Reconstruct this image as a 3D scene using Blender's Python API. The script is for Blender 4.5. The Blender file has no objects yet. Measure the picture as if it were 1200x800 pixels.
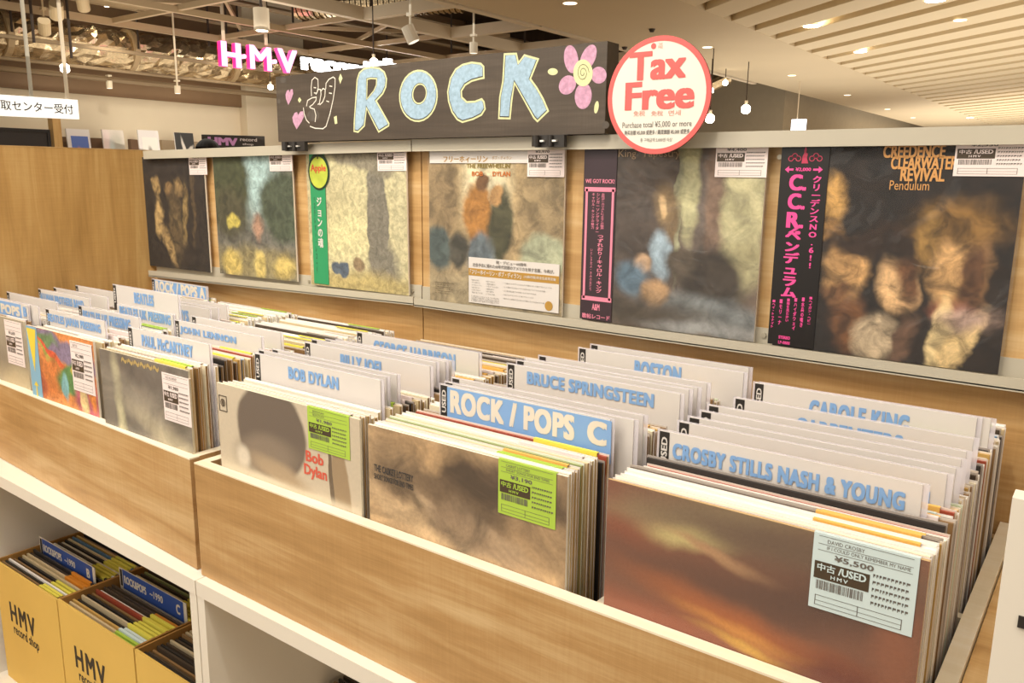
import bpy, math, random
from mathutils import Vector, Matrix, geometry
random.seed(7)
ZO = 1.05                      # the working frame has z = 0 at the foot of the display covers; the floor is 1.05 below it
S = bpy.context.scene
COL = S.collection

# ------------------------------------------------------------------ camera
CX, CY, CZ = 1.6881, -1.2691, 0.2541
YAW, PITCH, ROLL, FPX = math.radians(36.6742), math.radians(11.3274), math.radians(0.6043), 962.37
cf = Vector((-math.sin(YAW)*math.cos(PITCH), math.cos(YAW)*math.cos(PITCH), -math.sin(PITCH)))
cr0 = Vector((math.cos(YAW), math.sin(YAW), 0)); cu0 = cr0.cross(cf)
cr = cr0*math.cos(ROLL) + cu0*math.sin(ROLL); cu = -cr0*math.sin(ROLL) + cu0*math.cos(ROLL)
cam = bpy.data.cameras.new('camera'); cam.lens = FPX/1200*36; cam.clip_start = .02; cam.clip_end = 100
co = bpy.data.objects.new('camera', cam); COL.objects.link(co); S.camera = co
mt = Matrix((cr, cu, -cf)).transposed().to_4x4(); mt.translation = Vector((CX, CY, CZ+ZO)); co.matrix_world = mt

# ------------------------------------------------------------------ world, light, exposure
w = bpy.data.worlds.new('world'); S.world = w; w.use_nodes = True
w.node_tree.nodes['Background'].inputs[0].default_value = (1.0, .93, .82, 1); w.node_tree.nodes['Background'].inputs[1].default_value = 0.45
S.view_settings.view_transform = 'Standard'; S.view_settings.look = 'None'; S.view_settings.gamma = 1
S.view_settings.exposure = 0.66
def area(name, loc, size, power, color=(1, .93, .81), target=None, sy=None):
    l = bpy.data.lights.new(name, 'AREA'); l.energy = power; l.color = color; l.size = size
    if sy: l.shape = 'RECTANGLE'; l.size_y = sy
    o = bpy.data.objects.new(name, l); o.location = (loc[0], loc[1], loc[2]+ZO); COL.objects.link(o)
    if target:
        d = Vector(target)-Vector(loc); o.rotation_euler = d.to_track_quat('-Z', 'Y').to_euler()
    return o
def spot(name, loc, target, power, angle=70, blend=.6, r=.04, color=(1, .935, .82)):
    l = bpy.data.lights.new(name, 'SPOT'); l.energy = power; l.color = color; l.spot_size = math.radians(angle); l.spot_blend = blend; l.shadow_soft_size = r
    o = bpy.data.objects.new(name, l); o.location = (loc[0], loc[1], loc[2]+ZO); COL.objects.link(o)
    d = Vector(target)-Vector(loc); o.rotation_euler = d.to_track_quat('-Z', 'Y').to_euler()
    return o
area('ceiling_or_fill_light', (.3, -1.6, 1.72), 2.6, 34, target=(.4, -.3, -.2), sy=1.0)
spot('track_or_fill_spot', (1.25, -1.05, 1.70), (1.15, -.15, 0), 30)
spot('track_or_fill_spot', (.35, -1.05, 1.70), (.3, -.15, 0), 30)
spot('track_or_fill_spot', (-.5, -1.0, 1.70), (-.6, -.2, 0), 16)
spot('track_or_fill_spot', (1.7, -1.3, 1.6), (-.55, -.35, .05), 34, 46)  # spot added to brighten the left end panel, no known fixture
area('ceiling_or_fill_light', (2.5, -1.2, 1.6), .8, 9, target=(1.4, -.5, -.3))  # fill added at the right to lift the dark bin side panel
area('ceiling_or_fill_light', (-.2, -2.6, .9), 1.6, 10, target=(0, -.5, -.5))  # broad low fill added behind the camera, not a ceiling fixture
area('ceiling_or_fill_light', (-5.2, 4.0, 1.70), 3.5, 44, target=(-5.2, 4.0, -1), sy=6.0)
area('ceiling_or_fill_light', (-6.0, 3.8, .9), 2.5, 22, target=(-6.4, 4.2, 3), sy=4.0)  # added upward fill, lightens the ducts and grid from below
area('ceiling_or_fill_light', (.8, 9, .2), 5, 150, target=(.6, 9.2, 3), sy=12)  # added uplight floating under the soffit and slats to brighten them
area('ceiling_or_fill_light', (-1, 20, .2), 5, 190, target=(-1.2, 20.2, 3), sy=10)  # second added uplight, for the far end of the soffit
spot('track_or_fill_spot', (1.66, -.75, 1.70), (1.6, -.3, -.2), 14, 30)  # narrow spot added above the bin's right rim to brighten it
spot('wall_wash_light', (-6.6, 3.3, 1.55), (-8, 3.5, .75), 12, 95, .9)
spot('wall_wash_light', (-6.6, 4.7, 1.55), (-8, 4.9, .75), 12, 95, .9)

# ------------------------------------------------------------------ materials
def lin(c):
    if isinstance(c, str):
        c = tuple(int(c[i:i+2], 16)/255 for i in (0, 2, 4))
    return tuple(((x/12.92) if x <= .04045 else ((x+.055)/1.055)**2.4) for x in c)
MATS = {}
def mat(name, color, rough=.5, metal=0, emit=0, coat=0, alpha=1, noise=0, nscale=(8, 8, 8), bump=0, spec=.5, coordk='Object', crough=.1):
    if name in MATS: return MATS[name]
    m = bpy.data.materials.new(name); m.use_nodes = True; nt = m.node_tree; b = nt.nodes['Principled BSDF']
    c = lin(color)
    b.inputs['Base Color'].default_value = (*c, 1); b.inputs['Roughness'].default_value = rough; b.inputs['Metallic'].default_value = metal
    b.inputs['Specular IOR Level'].default_value = spec; b.inputs['Coat Weight'].default_value = coat; b.inputs['Coat Roughness'].default_value = crough
    if alpha < 1: b.inputs['Alpha'].default_value = alpha
    if emit:
        b.inputs['Emission Color'].default_value = (*c, 1); b.inputs['Emission Strength'].default_value = emit
    if noise or bump:
        tc = nt.nodes.new('ShaderNodeTexCoord'); mp = nt.nodes.new('ShaderNodeMapping'); mp.inputs['Scale'].default_value = nscale
        nz = nt.nodes.new('ShaderNodeTexNoise'); nz.inputs['Detail'].default_value = 5; nz.inputs['Scale'].default_value = 1
        nt.links.new(tc.outputs[coordk], mp.inputs[0]); nt.links.new(mp.outputs[0], nz.inputs[0])
        if noise:
            mx = nt.nodes.new('ShaderNodeMix'); mx.data_type = 'RGBA'
            mx.inputs[6].default_value = (*[max(0, x*(1-noise)) for x in c], 1); mx.inputs[7].default_value = (*[min(1, x*(1+noise)) for x in c], 1)
            mr = nt.nodes.new('ShaderNodeMapRange'); mr.inputs[1].default_value = .3; mr.inputs[2].default_value = .7
            nt.links.new(nz.outputs[0], mr.inputs[0]); nt.links.new(mr.outputs[0], mx.inputs[0]); nt.links.new(mx.outputs[2], b.inputs['Base Color'])
        if bump:
            bp = nt.nodes.new('ShaderNodeBump'); bp.inputs['Strength'].default_value = bump; bp.inputs['Distance'].default_value = .01
            nt.links.new(nz.outputs[0], bp.inputs['Height']); nt.links.new(bp.outputs[0], b.inputs['Normal'])
    MATS[name] = m
    return m
def wood(name, dark, mid, light, axis='x', rough=.45, scale=1.0, seam=0):
    """laminated oak: long grain streaks along one axis, faint cross weave and cloudy patches"""
    m = bpy.data.materials.new(name); m.use_nodes = True; nt = m.node_tree; N = nt.nodes; L = nt.links; b = N['Principled BSDF']
    tc = N.new('ShaderNodeTexCoord')
    def nz(sc, det, dist=0, ro=.6):
        mp = N.new('ShaderNodeMapping'); mp.inputs['Scale'].default_value = sc; L.new(tc.outputs['Object'], mp.inputs[0])
        n = N.new('ShaderNodeTexNoise'); n.inputs['Scale'].default_value = 1; n.inputs['Detail'].default_value = det; n.inputs['Distortion'].default_value = dist; n.inputs['Roughness'].default_value = ro
        L.new(mp.outputs[0], n.inputs[0]); return n
    def ax(l, s): return tuple((l if a == axis else s)*scale for a in 'xyz')
    g = nz(ax(2.2, 26), 6, .7); g2 = nz(ax(9, 160), 3, .3); cl = nz(ax(1.3, 4.5), 3, 1.0)
    wv = nz(ax(260, 10), 2)
    def mth(op, a, bb, c=None):
        n = N.new('ShaderNodeMath'); n.operation = op
        for i, v in enumerate((a, bb)):
            if isinstance(v, (int, float)): n.inputs[i].default_value = v
            else: L.new(v, n.inputs[i])
        return n.outputs[0]
    f = mth('ADD', mth('MULTIPLY', g.outputs[0], .45), mth('MULTIPLY', cl.outputs[0], .40))
    f = mth('ADD', f, mth('MULTIPLY', g2.outputs[0], .12)); f = mth('ADD', f, mth('MULTIPLY', wv.outputs[0], .07))
    r = N.new('ShaderNodeValToRGB'); e = r.color_ramp.elements
    e[0].position = .38; e[0].color = (*lin(dark), 1); e[1].position = .66; e[1].color = (*lin(light), 1)
    k = e.new(.52); k.color = (*lin(mid), 1)
    L.new(f, r.inputs[0]); L.new(r.outputs[0], b.inputs['Base Color']); b.inputs['Roughness'].default_value = rough
    bp = N.new('ShaderNodeBump'); bp.inputs['Strength'].default_value = .12; bp.inputs['Distance'].default_value = .003
    L.new(g2.outputs[0], bp.inputs['Height']); L.new(bp.outputs[0], b.inputs['Normal'])
    MATS[name] = m; return m
def art(name, base, blobs, warp=.06, wscale=6, grain=.12, coat=.6, gscale=30, rough=.45, wrinkle=.25, low=0, mott=0, ms=5):
    blobs = [(u, low+(1-low)*v, ru, rv*(1-low), rot, so, c) for (u, v, ru, rv, rot, so, c) in blobs]
    wscale *= .5; grain *= .55; gscale *= 1.8
    """printed sleeve: soft patches of colour in the sleeve's own UV frame under a glossy film"""
    m = bpy.data.materials.new(name); m.use_nodes = True; nt = m.node_tree; N = nt.nodes; L = nt.links; b = N['Principled BSDF']
    uv = N.new('ShaderNodeUVMap'); uv.uv_map = 'UVMap'
    nz = N.new('ShaderNodeTexNoise'); nz.inputs['Scale'].default_value = wscale; nz.inputs['Detail'].default_value = 4; nz.inputs['Roughness'].default_value = .5
    L.new(uv.outputs[0], nz.inputs[0])
    sb = N.new('ShaderNodeVectorMath'); sb.operation = 'SUBTRACT'; sb.inputs[1].default_value = (.5, .5, .5); L.new(nz.outputs['Color'], sb.inputs[0])
    sc = N.new('ShaderNodeVectorMath'); sc.operation = 'SCALE'; sc.inputs['Scale'].default_value = warp*2; L.new(sb.outputs[0], sc.inputs[0])
    ad = N.new('ShaderNodeVectorMath'); ad.operation = 'ADD'; L.new(uv.outputs[0], ad.inputs[0]); L.new(sc.outputs[0], ad.inputs[1])
    cur = None
    for (u, v, ru, rv, rot, soft, c) in blobs:
        mp = N.new('ShaderNodeMapping'); mp.vector_type = 'TEXTURE'; mp.inputs['Location'].default_value = (u, v, 0); mp.inputs['Rotation'].default_value = (0, 0, math.radians(rot)); mp.inputs['Scale'].default_value = (ru, rv, 1000)
        L.new(ad.outputs[0], mp.inputs[0])
        ln = N.new('ShaderNodeVectorMath'); ln.operation = 'LENGTH'; L.new(mp.outputs[0], ln.inputs[0])
        mr = N.new('ShaderNodeMapRange'); mr.interpolation_type = 'SMOOTHSTEP'; mr.inputs[1].default_value = 1+soft; mr.inputs[2].default_value = max(0, 1-soft); mr.inputs[3].default_value = 0; mr.inputs[4].default_value = 1
        L.new(ln.outputs['Value'], mr.inputs[0])
        mx = N.new('ShaderNodeMix'); mx.data_type = 'RGBA'; L.new(mr.outputs[0], mx.inputs[0]); mx.inputs[7].default_value = (*lin(c), 1)
        if cur is None: mx.inputs[6].default_value = (*lin(base), 1)
        else: L.new(cur, mx.inputs[6])
        cur = mx.outputs[2]
    if grain:
        n2 = N.new('ShaderNodeTexNoise'); n2.inputs['Scale'].default_value = gscale; n2.inputs['Detail'].default_value = 6; L.new(uv.outputs[0], n2.inputs[0])
        mr = N.new('ShaderNodeMapRange'); mr.inputs[1].default_value = .3; mr.inputs[2].default_value = .7; mr.inputs[3].default_value = 1-grain*1.5; mr.inputs[4].default_value = 1+grain*1.5; L.new(n2.outputs[0], mr.inputs[0])
        vm = N.new('ShaderNodeVectorMath'); vm.operation = 'SCALE'; L.new(mr.outputs[0], vm.inputs['Scale'])
        if cur is None: vm.inputs[0].default_value = lin(base)
        else: L.new(cur, vm.inputs[0])
        cur = vm.outputs[0]
    if mott:
        n4 = N.new('ShaderNodeTexNoise'); n4.inputs['Scale'].default_value = ms; n4.inputs['Detail'].default_value = 9; n4.inputs['Roughness'].default_value = .62; n4.inputs['Distortion'].default_value = .8; L.new(uv.outputs[0], n4.inputs[0])
        mr = N.new('ShaderNodeMapRange'); mr.inputs[1].default_value = .36; mr.inputs[2].default_value = .64; mr.inputs[3].default_value = 1-mott; mr.inputs[4].default_value = 1+mott*.7; L.new(n4.outputs[0], mr.inputs[0])
        vm = N.new('ShaderNodeVectorMath'); vm.operation = 'SCALE'; L.new(mr.outputs[0], vm.inputs['Scale']); L.new(cur, vm.inputs[0]); cur = vm.outputs[0]
    if cur is not None: L.new(cur, b.inputs['Base Color'])
    b.inputs['Roughness'].default_value = rough+.15; b.inputs['Specular IOR Level'].default_value = .2; b.inputs['Coat Weight'].default_value = coat*.25; b.inputs['Coat Roughness'].default_value = .1
    n3 = N.new('ShaderNodeTexNoise'); n3.inputs['Scale'].default_value = 3.5; n3.inputs['Detail'].default_value = 2; n3.inputs['Distortion'].default_value = 1.5; L.new(uv.outputs[0], n3.inputs[0])
    bp = N.new('ShaderNodeBump'); bp.inputs['Strength'].default_value = wrinkle; bp.inputs['Distance'].default_value = .02; L.new(n3.outputs[0], bp.inputs['Height']); L.new(bp.outputs[0], b.inputs['Coat Normal'])
    MATS[name] = m; return m

OAK = wood('oak_laminate', '9c7747', 'ba925f', 'd2b282')
OAKV = wood('oak_laminate_upright', 'a67e46', 'c1975b', 'd5b075', axis='z')
OAKW = wood('oak_laminate_pale', 'a87f4b', 'c69e68', 'dabb8a')
MAPLE = wood('pale_edge_wood', 'e8d9ba', 'f1e4ca', 'f8efdd', rough=.5)
WHITE = mat('white_laminate', 'e8e0d2', .45, noise=.03, nscale=(3, 3, 3))
CREAM = mat('cream_board', 'e6d8bd', .6, noise=.03)
RAIL = mat('grey_painted_metal', 'bcb4a2', .4, noise=.02)
PAPER = mat('white_card', 'dcd5cf', .35, coat=.3)
PAPER2 = mat('warm_white_card', 'e6dccb', .35, coat=.3)
ACRYL = mat('clear_plastic_edge', 'efe9f0', .15, alpha=.45)
ACRYL2 = mat('clear_plastic', 'f4f2f4', .08, alpha=.03, spec=.12, bump=.35, nscale=(14, 14, 9))
BLUE = mat('sky_blue_print', '83abdc', .5)
BLUED = mat('deep_blue_print', '33519b', .5)
BLACK = mat('black_print', '2b2622', .5)
BROWNBLK = mat('dark_brown_print', '4a3c2c', .5)
INK = mat('grey_ink', '6d6660', .6)
CARD = mat('yellow_cardboard', 'dfb95f', .75, noise=.05, nscale=(5, 5, 5), bump=.05)
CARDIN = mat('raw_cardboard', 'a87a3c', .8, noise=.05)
TAGC = {'lime': mat('lime_tag_paper', 'b0cf4c', .55), 'blue': mat('pale_blue_tag_paper', 'cfe0e2', .55), 'pink': mat('pinkish_tag_paper', 'f2e2de', .55),
        'orange': mat('orange_tag_paper', 'f0bd62', .55), 'yellow': mat('yellow_tag_paper', 'ece05a', .55), 'ochre': mat('deep_orange_tag_paper', 'e08f2a', .55)}

# ------------------------------------------------------------------ mesh helpers (all coordinates in the working frame, minus an origin)
class MB:
    def __init__(s, org=(0, 0, 0)): s.v = []; s.f = []; s.m = []; s.uv = []; s.o = Vector(org)
    def poly(s, pts, mi=0, uv=None):
        n = len(s.v); s.v += [tuple(Vector(p)-s.o) for p in pts]; s.f.append(tuple(range(n, n+len(pts)))); s.m.append(mi); s.uv.append(uv or [(0, 0)]*len(pts)); return s
    def hexa(s, p, mi=0, front=None):
        """p: eight corners, bottom loop 0-3 then top loop 4-7, counter-clockwise from above starting front-left"""
        u = [(0, 0), (1, 0), (1, 1), (0, 1)]
        s.poly((p[0], p[1], p[5], p[4]), mi if front is None else front, u)
        s.poly((p[1], p[2], p[6], p[5]), mi, u); s.poly((p[2], p[3], p[7], p[6]), mi, u); s.poly((p[3], p[0], p[4], p[7]), mi, u)
        s.poly((p[4], p[5], p[6], p[7]), mi, u); s.poly((p[3], p[2], p[1], p[0]), mi, u); return s
    def box(s, x0, y0, z0, x1, y1, z1, mi=0, front=None):
        return s.hexa([(x0, y0, z0), (x1, y0, z0), (x1, y1, z0), (x0, y1, z0), (x0, y0, z1), (x1, y0, z1), (x1, y1, z1), (x0, y1, z1)], mi, front)
    def bar(s, a, b, w, h, mi=0):
        a = Vector(a); b = Vector(b); d = (b-a).normalized(); up = Vector((0, 0, 1)) if abs(d.z) < .95 else Vector((0, 1, 0))
        r = d.cross(up).normalized()*w/2; u = r.cross(d).normalized()*h/2
        return s.hexa([a-r-u, b-r-u, b+r-u, a+r-u, a-r+u, b-r+u, b+r+u, a+r+u], mi)
    def tube(s, pts, r, n=10, mi=0, cap=True):
        pts = [Vector(p) for p in pts]; rs = r if isinstance(r, (list, tuple)) else [r]*len(pts); rings = []
        for i, p in enumerate(pts):
            d = (pts[min(i+1, len(pts)-1)]-pts[max(i-1, 0)]).normalized(); up = Vector((0, 0, 1)) if abs(d.z) < .95 else Vector((1, 0, 0))
            a = d.cross(up).normalized(); b = a.cross(d)
            rings.append([p+(a*math.cos(t)+b*math.sin(t))*rs[i] for t in [2*math.pi*k/n for k in range(n)]])
        for i in range(len(rings)-1):
            for k in range(n): s.poly((rings[i][k], rings[i][(k+1) % n], rings[i+1][(k+1) % n], rings[i+1][k]), mi)
        if cap: s.poly(rings[0][::-1], mi); s.poly(rings[-1], mi)
        return s
    def flat(s, polys, fn, mi=0):
        """polys: outline plus holes in 2-D; fn maps (a, b) to a point"""
        P = [[Vector((a, b, 0)) for a, b in q] for q in polys]; tri = geometry.tessellate_polygon(P); al = [q for r in P for q in r]
        for t in tri:
            a, b, c = (al[i] for i in t)
            if (b-a).cross(c-a).z < 0: b, c = c, b
            s.poly([fn(q.x, q.y) for q in (a, b, c)], mi)
        return s
    def prism(s, poly, fn, d, mi=0):
        """closed solid from an outline; fn(a, b, t) maps, t=0 front, t=d back"""
        n = len(poly); s.flat([poly], lambda a, b: fn(a, b, 0), mi); s.flat([poly], lambda a, b: fn(a, b, d), mi)
        for i in range(n):
            a, b = poly[i], poly[(i+1) % n]; s.poly((fn(*a, 0), fn(*a, d), fn(*b, d), fn(*b, 0)), mi)
        return s
    def mesh(s, name, mats, smooth=False):
        me = bpy.data.meshes.new(name); me.from_pydata(s.v, [], s.f); me.polygons.foreach_set('material_index', s.m)
        ul = me.uv_layers.new(name='UVMap'); flat = [c for f in s.uv for p in f for c in p]; ul.data.foreach_set('uv', flat)
        if smooth: me.polygons.foreach_set('use_smooth', [True]*len(s.f))
        for m in (mats if isinstance(mats, (list, tuple)) else [mats]): me.materials.append(m)
        me.update(); return me
def tag(o, label=None, cat=None, group=None, kind=None):
    if label: o['label'] = label
    if cat: o['category'] = cat
    if group: o['group'] = group
    if kind: o['kind'] = kind
    return o
def link(name, me, loc=(0, 0, 0), parent=None):
    o = bpy.data.objects.new(name, me); COL.objects.link(o); o.location = loc
    if parent is not None: o.parent = parent
    return o
def part(name, mb, mats, parent, smooth=False): return link(name, mb.mesh(name, mats, smooth), (0, 0, 0), parent)
def empty(name, loc, label=None, cat=None, group=None, kind=None):
    o = link(name, None, loc); o.empty_display_size = .05; return tag(o, label, cat, group, kind)
def struct(name, mb, mats): return tag(link(name, mb.mesh(name, mats), mb.o), kind='structure')

# ------------------------------------------------------------------ pixel to plane
def ray(q): return cf + cr*((q[0]-600)/FPX) + cu*((400-q[1])/FPX)
def on(ax, v, q):
    d = ray(q); i = 'xyz'.index(ax); t = (v-(CX, CY, CZ)[i])/d[i]; return Vector((CX, CY, CZ))+d*t

# ------------------------------------------------------------------ lettering
SERIF = None
_tc = {}
def glyphs(txt, bold=0.0, spacing=1.0, vertical=False):
    k = (txt, bold, spacing, vertical)
    if k in _tc: return _tc[k]
    V = []; F = []
    def one(t):
        c = bpy.data.curves.new('t', 'FONT'); c.body = t; c.resolution_u = 4 if bold > .03 else 2; c.space_character = spacing; c.size = 1
        o = bpy.data.objects.new('t', c); COL.objects.link(o); bpy.context.view_layer.update()
        me = bpy.data.meshes.new_from_object(o.evaluated_get(bpy.context.evaluated_depsgraph_get()))
        v = [(p.co.x, p.co.y) for p in me.vertices]; f = [tuple(p.vertices) for p in me.polygons]
        bpy.data.objects.remove(o); bpy.data.curves.remove(c); bpy.data.meshes.remove(me); return v, f
    if vertical:
        y = 0
        for ch in txt:
            if ch != ' ':
                v, f = one(ch)
                if v:
                    mx = (min(a for a, b in v)+max(a for a, b in v))/2; n = len(V)
                    V += [(a-mx, b+y) for a, b in v]; F += [tuple(i+n for i in q) for q in f]
            y -= 1.0
    else: V, F = one(txt)
    x0 = min(a for a, b in V); x1 = max(a for a, b in V); y0 = min(b for a, b in V); y1 = max(b for a, b in V)
    if bold > 0:
        V0, F0 = V, F; V = []; F = []; c = bold*1.15
        for k, (sx, sy) in enumerate(((0, 0), (1, .55), (-1, .55), (1, -.55), (-1, -.55), (1, 0), (-1, 0), (.5, .55), (-.5, -.55))[:5 if bold < .03 else 9 if bold > .045 else 7]):
            n = len(V); V += [(a+sx*c, b+sy*c, k) for a, b in V0]; F += [tuple(i+n for i in f) for f in F0]
        x0 -= c; x1 += c; y0 -= c*.55; y1 += c*.55
    V = [((q[0]-x0)/(x1-x0), (q[1]-y0)/(y1-y0), q[2] if len(q) > 2 else 0) for q in V]
    _tc[k] = (V, F); return V, F
def text(mb, txt, x0, z0, x1, z1, fn, bold=0.0, mi=0, spacing=1.0, vertical=False):
    """fits the string into the rectangle (x0,z0)-(x1,z1); fn(x,z) gives the 3-D point"""
    V, F = glyphs(txt, bold, spacing, vertical); n = len(mb.v)
    o_ = Vector(fn(0, 0)); nn = (Vector(fn(1, 0))-o_).cross(Vector(fn(0, 1))-o_).normalized()*3e-5
    mb.v += [tuple(Vector(fn(x0+a*(x1-x0), z0+b*(z1-z0)))-mb.o+nn*k) for a, b, k in V]
    for f in F: mb.f.append(tuple(i+n for i in f)); mb.m.append(mi); mb.uv.append([(0, 0)]*len(f))
    return mb
def facing(y): return lambda x, z: (x, y, z)

# price tag in its own frame: x right, z up, front at y=-0.0008 .. 0
def price_tag(parent, x, z, w, h, colour, price, lines=(), y=-.0006, fold=.0, big=True):
    P = 'price_tag'
    t = MB(); t.box(x, y-.0004, z, x+w, y, z+h)
    if fold: t.box(x, y-.0004, z+h, x+w, y+fold, z+h+.0006)
    p = part(P, t, TAGC[colour], parent)
    tag(p, {'lime': 'lime green used-record price tag', 'blue': 'pale blue used-record price tag', 'pink': 'pinkish white used-record price tag'}.get(colour, 'price tag'))
    a = y-.0007; fn = facing(a); ink = MB()
    def X(u): return x+u*w
    def Z(v): return z+v*h
    def R(u0, v0, u1, v1, tgt=ink, mi=0): tgt.poly((fn(X(u0), Z(v0)), fn(X(u1), Z(v0)), fn(X(u1), Z(v1)), fn(X(u0), Z(v1))), mi)
    text(ink, price, X(.22), Z(.68), X(.60), Z(.765), fn, .02)
    for i, l in enumerate(lines): text(ink, l, X(.14), Z(.895-.08*i), X(min(.93, .14+.03*len(l))), Z(.945-.085*i), fn, 0)
    for v0 in (.98, .878, .795): R(.05, v0-.006, .95, v0)
    R(.06, .18, .90, .187); R(.06, .05, .90, .057); R(.06, .05, .067, .187); R(.893, .05, .90, .187); R(.06, .11, .90, .116); R(.48, .05, .487, .187)
    rr = random.Random(len(price)*7+int(w*1e4)+len(lines)); u = .06
    while u < .52:
        b = rr.choice((.004, .007, .012)); R(u, .27, u+b, .39); u += b+rr.choice((.004, .006, .010))
    for i in range(5):
        u = .60
        while u < .93:
            b = rr.uniform(.012, .035); R(u, .64-.09*i, u+b, .665-.09*i); R(u, .62-.09*i, u+.006, .665-.09*i); u += b+.012
    R(.03, .41, .57, .64, ink, 1)
    a2 = y-.0010; fn2 = facing(a2); wt = MB()
    text(wt, '中古', X(.06), Z(.52), X(.24), Z(.62), fn2, .02); text(wt, '/USED', X(.27), Z(.52), X(.54), Z(.62), fn2, .03); text(wt, 'HMV', X(.20), Z(.44), X(.37), Z(.49), fn2, .02, spacing=1.4)
    part('lettering', ink, [INK, BROWNBLK], p); part('lettering', wt, TAGC[colour], p)
    return p

# ================================================================== SETTING
b = MB((0, 0, -ZO)); b.box(-12, -6, -ZO-.1, 6, 32, -ZO); struct('floor', b, mat('polished_floor', 'b59f80', .35, noise=.08, nscale=(.8, .8, .8)))
EXP = mat('bare_slab', '4c3a28', .8, noise=.25, nscale=(.9, .9, .9), bump=.3)
b = MB((0, 0, 2.9)); b.box(-12, -6, 2.9, 6, 32, 3.0); struct('ceiling', b, EXP)
b = MB((-8, 0, 0)); b.box(-8.3, -4, -ZO, -8.0, 14.5, 1.12)
WALLM = mat('cream_plaster', 'dccdb0', .8, noise=.05, nscale=(1.2, 1.2, 1.2)); struct('wall_left', b, WALLM)
b = MB((-8, 0, 1.1)); b.box(-8.3, -4, 1.12, -7.95, 5.62, 2.9); struct('trim_1', b, mat('brown_fascia', '84684a', .7, noise=.08, nscale=(2, 2, 2)))
b = MB((-7.9, 6, 0)); b.box(-8.2, 5.62, -ZO, -7.85, 6.6, 2.9); struct('trim_2', b, WALLM)
b = MB((-8.1, 4, 1.1)); b.box(-8.35, 6.6, 1.12, -8.05, 14.5, 2.9); struct('trim_5', b, mat('brown_fascia', '84684a'))
b = MB((-3.8, 20, 0)); b.box(-9, 14.0, -ZO, -3.6, 32, 2.9); struct('wall_back', b, mat('grey_beige_wall', 'a89a82', .8, noise=.03))
SOF = mat('beige_soffit', 'd6c4a4', .8, noise=.02, nscale=(1, 1, 1))
b = MB((-2.5, 12, 1.75)); b.box(-3.32, -4, 1.75, -1.65, 32, 2.9); struct('trim_3', b, SOF)
sl = tag(link('ceiling', None, (0, 8, 1.83)), kind='structure'); sl.name = 'ceiling'
b = MB((0, 8, 1.83)); b.box(-1.65, -4, 1.85, 6, 32, 1.93); part('ceiling_recess', b, SOF, sl)
# slats run obliquely across the opening
SLAT = mat('cream_slat', 'e0cfae', .8)
ang = math.radians(-38); dx, dy = math.cos(ang), math.sin(ang); pitch = .62
for k in range(40):
    y0 = 3.0+k*pitch
    a = Vector((-1.65, y0-.02, 0)); n = Vector((-dy, dx, 0)); L = 6.8 if k > 2 else 4
    wv = .36*dx
    b = MB((0, 8, 1.83)); y1 = y0+.40
    b.hexa([(-1.65, y0, 1.752), (-1.65+L*dx, y0+L*dy, 1.752), (-1.65+L*dx, y1+L*dy, 1.752), (-1.65, y1, 1.752), (-1.65, y0, 1.85), (-1.65+L*dx, y0+L*dy, 1.85), (-1.65+L*dx, y1+L*dy, 1.85), (-1.65, y1, 1.85)])
    part('slat', b, SLAT, sl)
b = MB((6, 8, 0)); b.box(5.6, -4, -ZO, 6, 32, 2.9); struct('wall_right', b, WALLM)
b = MB((0, 32, 0)); b.box(-12, 31.6, -ZO, 6, 32, 2.9); struct('wall_far', b, WALLM)

# ================================================================== DISPLAY PANEL
ZB = -ZO
dp = empty('display_panel', (0, .02, ZB), 'oak laminate back panel carrying two grey metal rails above the record bins', 'display panel')
def dpp(name, f, m, label=None):
    b = MB((0, .02, ZB)); f(b); o = part(name, b, m, dp)
    if label: o['label'] = label
    return o
dpp('panel', lambda b: b.hexa([(-.56, .012, -1.03), (.494, .012, -1.03), (.494, .035, -1.03), (-.56, .035, -1.03), (-.56, .012, .300), (.494, .012, .318), (.494, .035, .318), (-.56, .035, .300)]), OAKW)
dpp('panel', lambda b: b.box(.497, .012, -1.03, 1.695, .035, .318), OAKW)
def rail(x0, z0, x1, z1, h, d=.030, lip=True):
    def f(b):
        for (ya, yb, za, zb) in ((-d+.012, -d+.017, 0, h), (-d+.017, .04, h-.0035, h)):
            b.hexa([(x0, ya, z0+za), (x1, ya, z1+za), (x1, yb, z1+za), (x0, yb, z0+za), (x0, ya, z0+zb), (x1, ya, z1+zb), (x1, yb, z1+zb), (x0, yb, z0+zb)])
    return f
dpp('top_rail', rail(-.52, .292, .4945, .303, .022), RAIL); dpp('top_rail', rail(.4975, .303, 1.695, .3015, .024), RAIL)
def brail(x0, z0, x1, z1):
    def f(b):
        for (ya, yb, za, zb) in ((-.018, -.014, -.016, .0), (-.018, .0119, -.018, -.014), (.0085, .0118, -.014, .022)):
            b.hexa([(x0, ya, z0+za), (x1, ya, z1+za), (x1, yb, z1+za), (x0, yb, z0+za), (x0, ya, z0+zb), (x1, ya, z1+zb), (x1, yb, z1+zb), (x0, yb, z0+zb)])
    return f
dpp('bottom_rail', brail(-.54, -.018, .4945, .004), RAIL); dpp('bottom_rail', brail(.4975, .002, 1.695, -.002), RAIL)
for x, z in ((.50+.37, .024-.005), (.50-.03, .016), (.50+.75, .012), (.93, .012)):
    pass
b = MB((0, .02, ZB))
for x, z in ((.905, .288), (1.245, .288), (1.24, .010), (.90, .012), (.47, .012), (.13, .004)):
    b.tube([(x, .0116, z), (x, .006, z)], .004, 10)
part('screw', b, mat('dull_screw', 'b5ac98', .4, metal=.4), dp)
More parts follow.
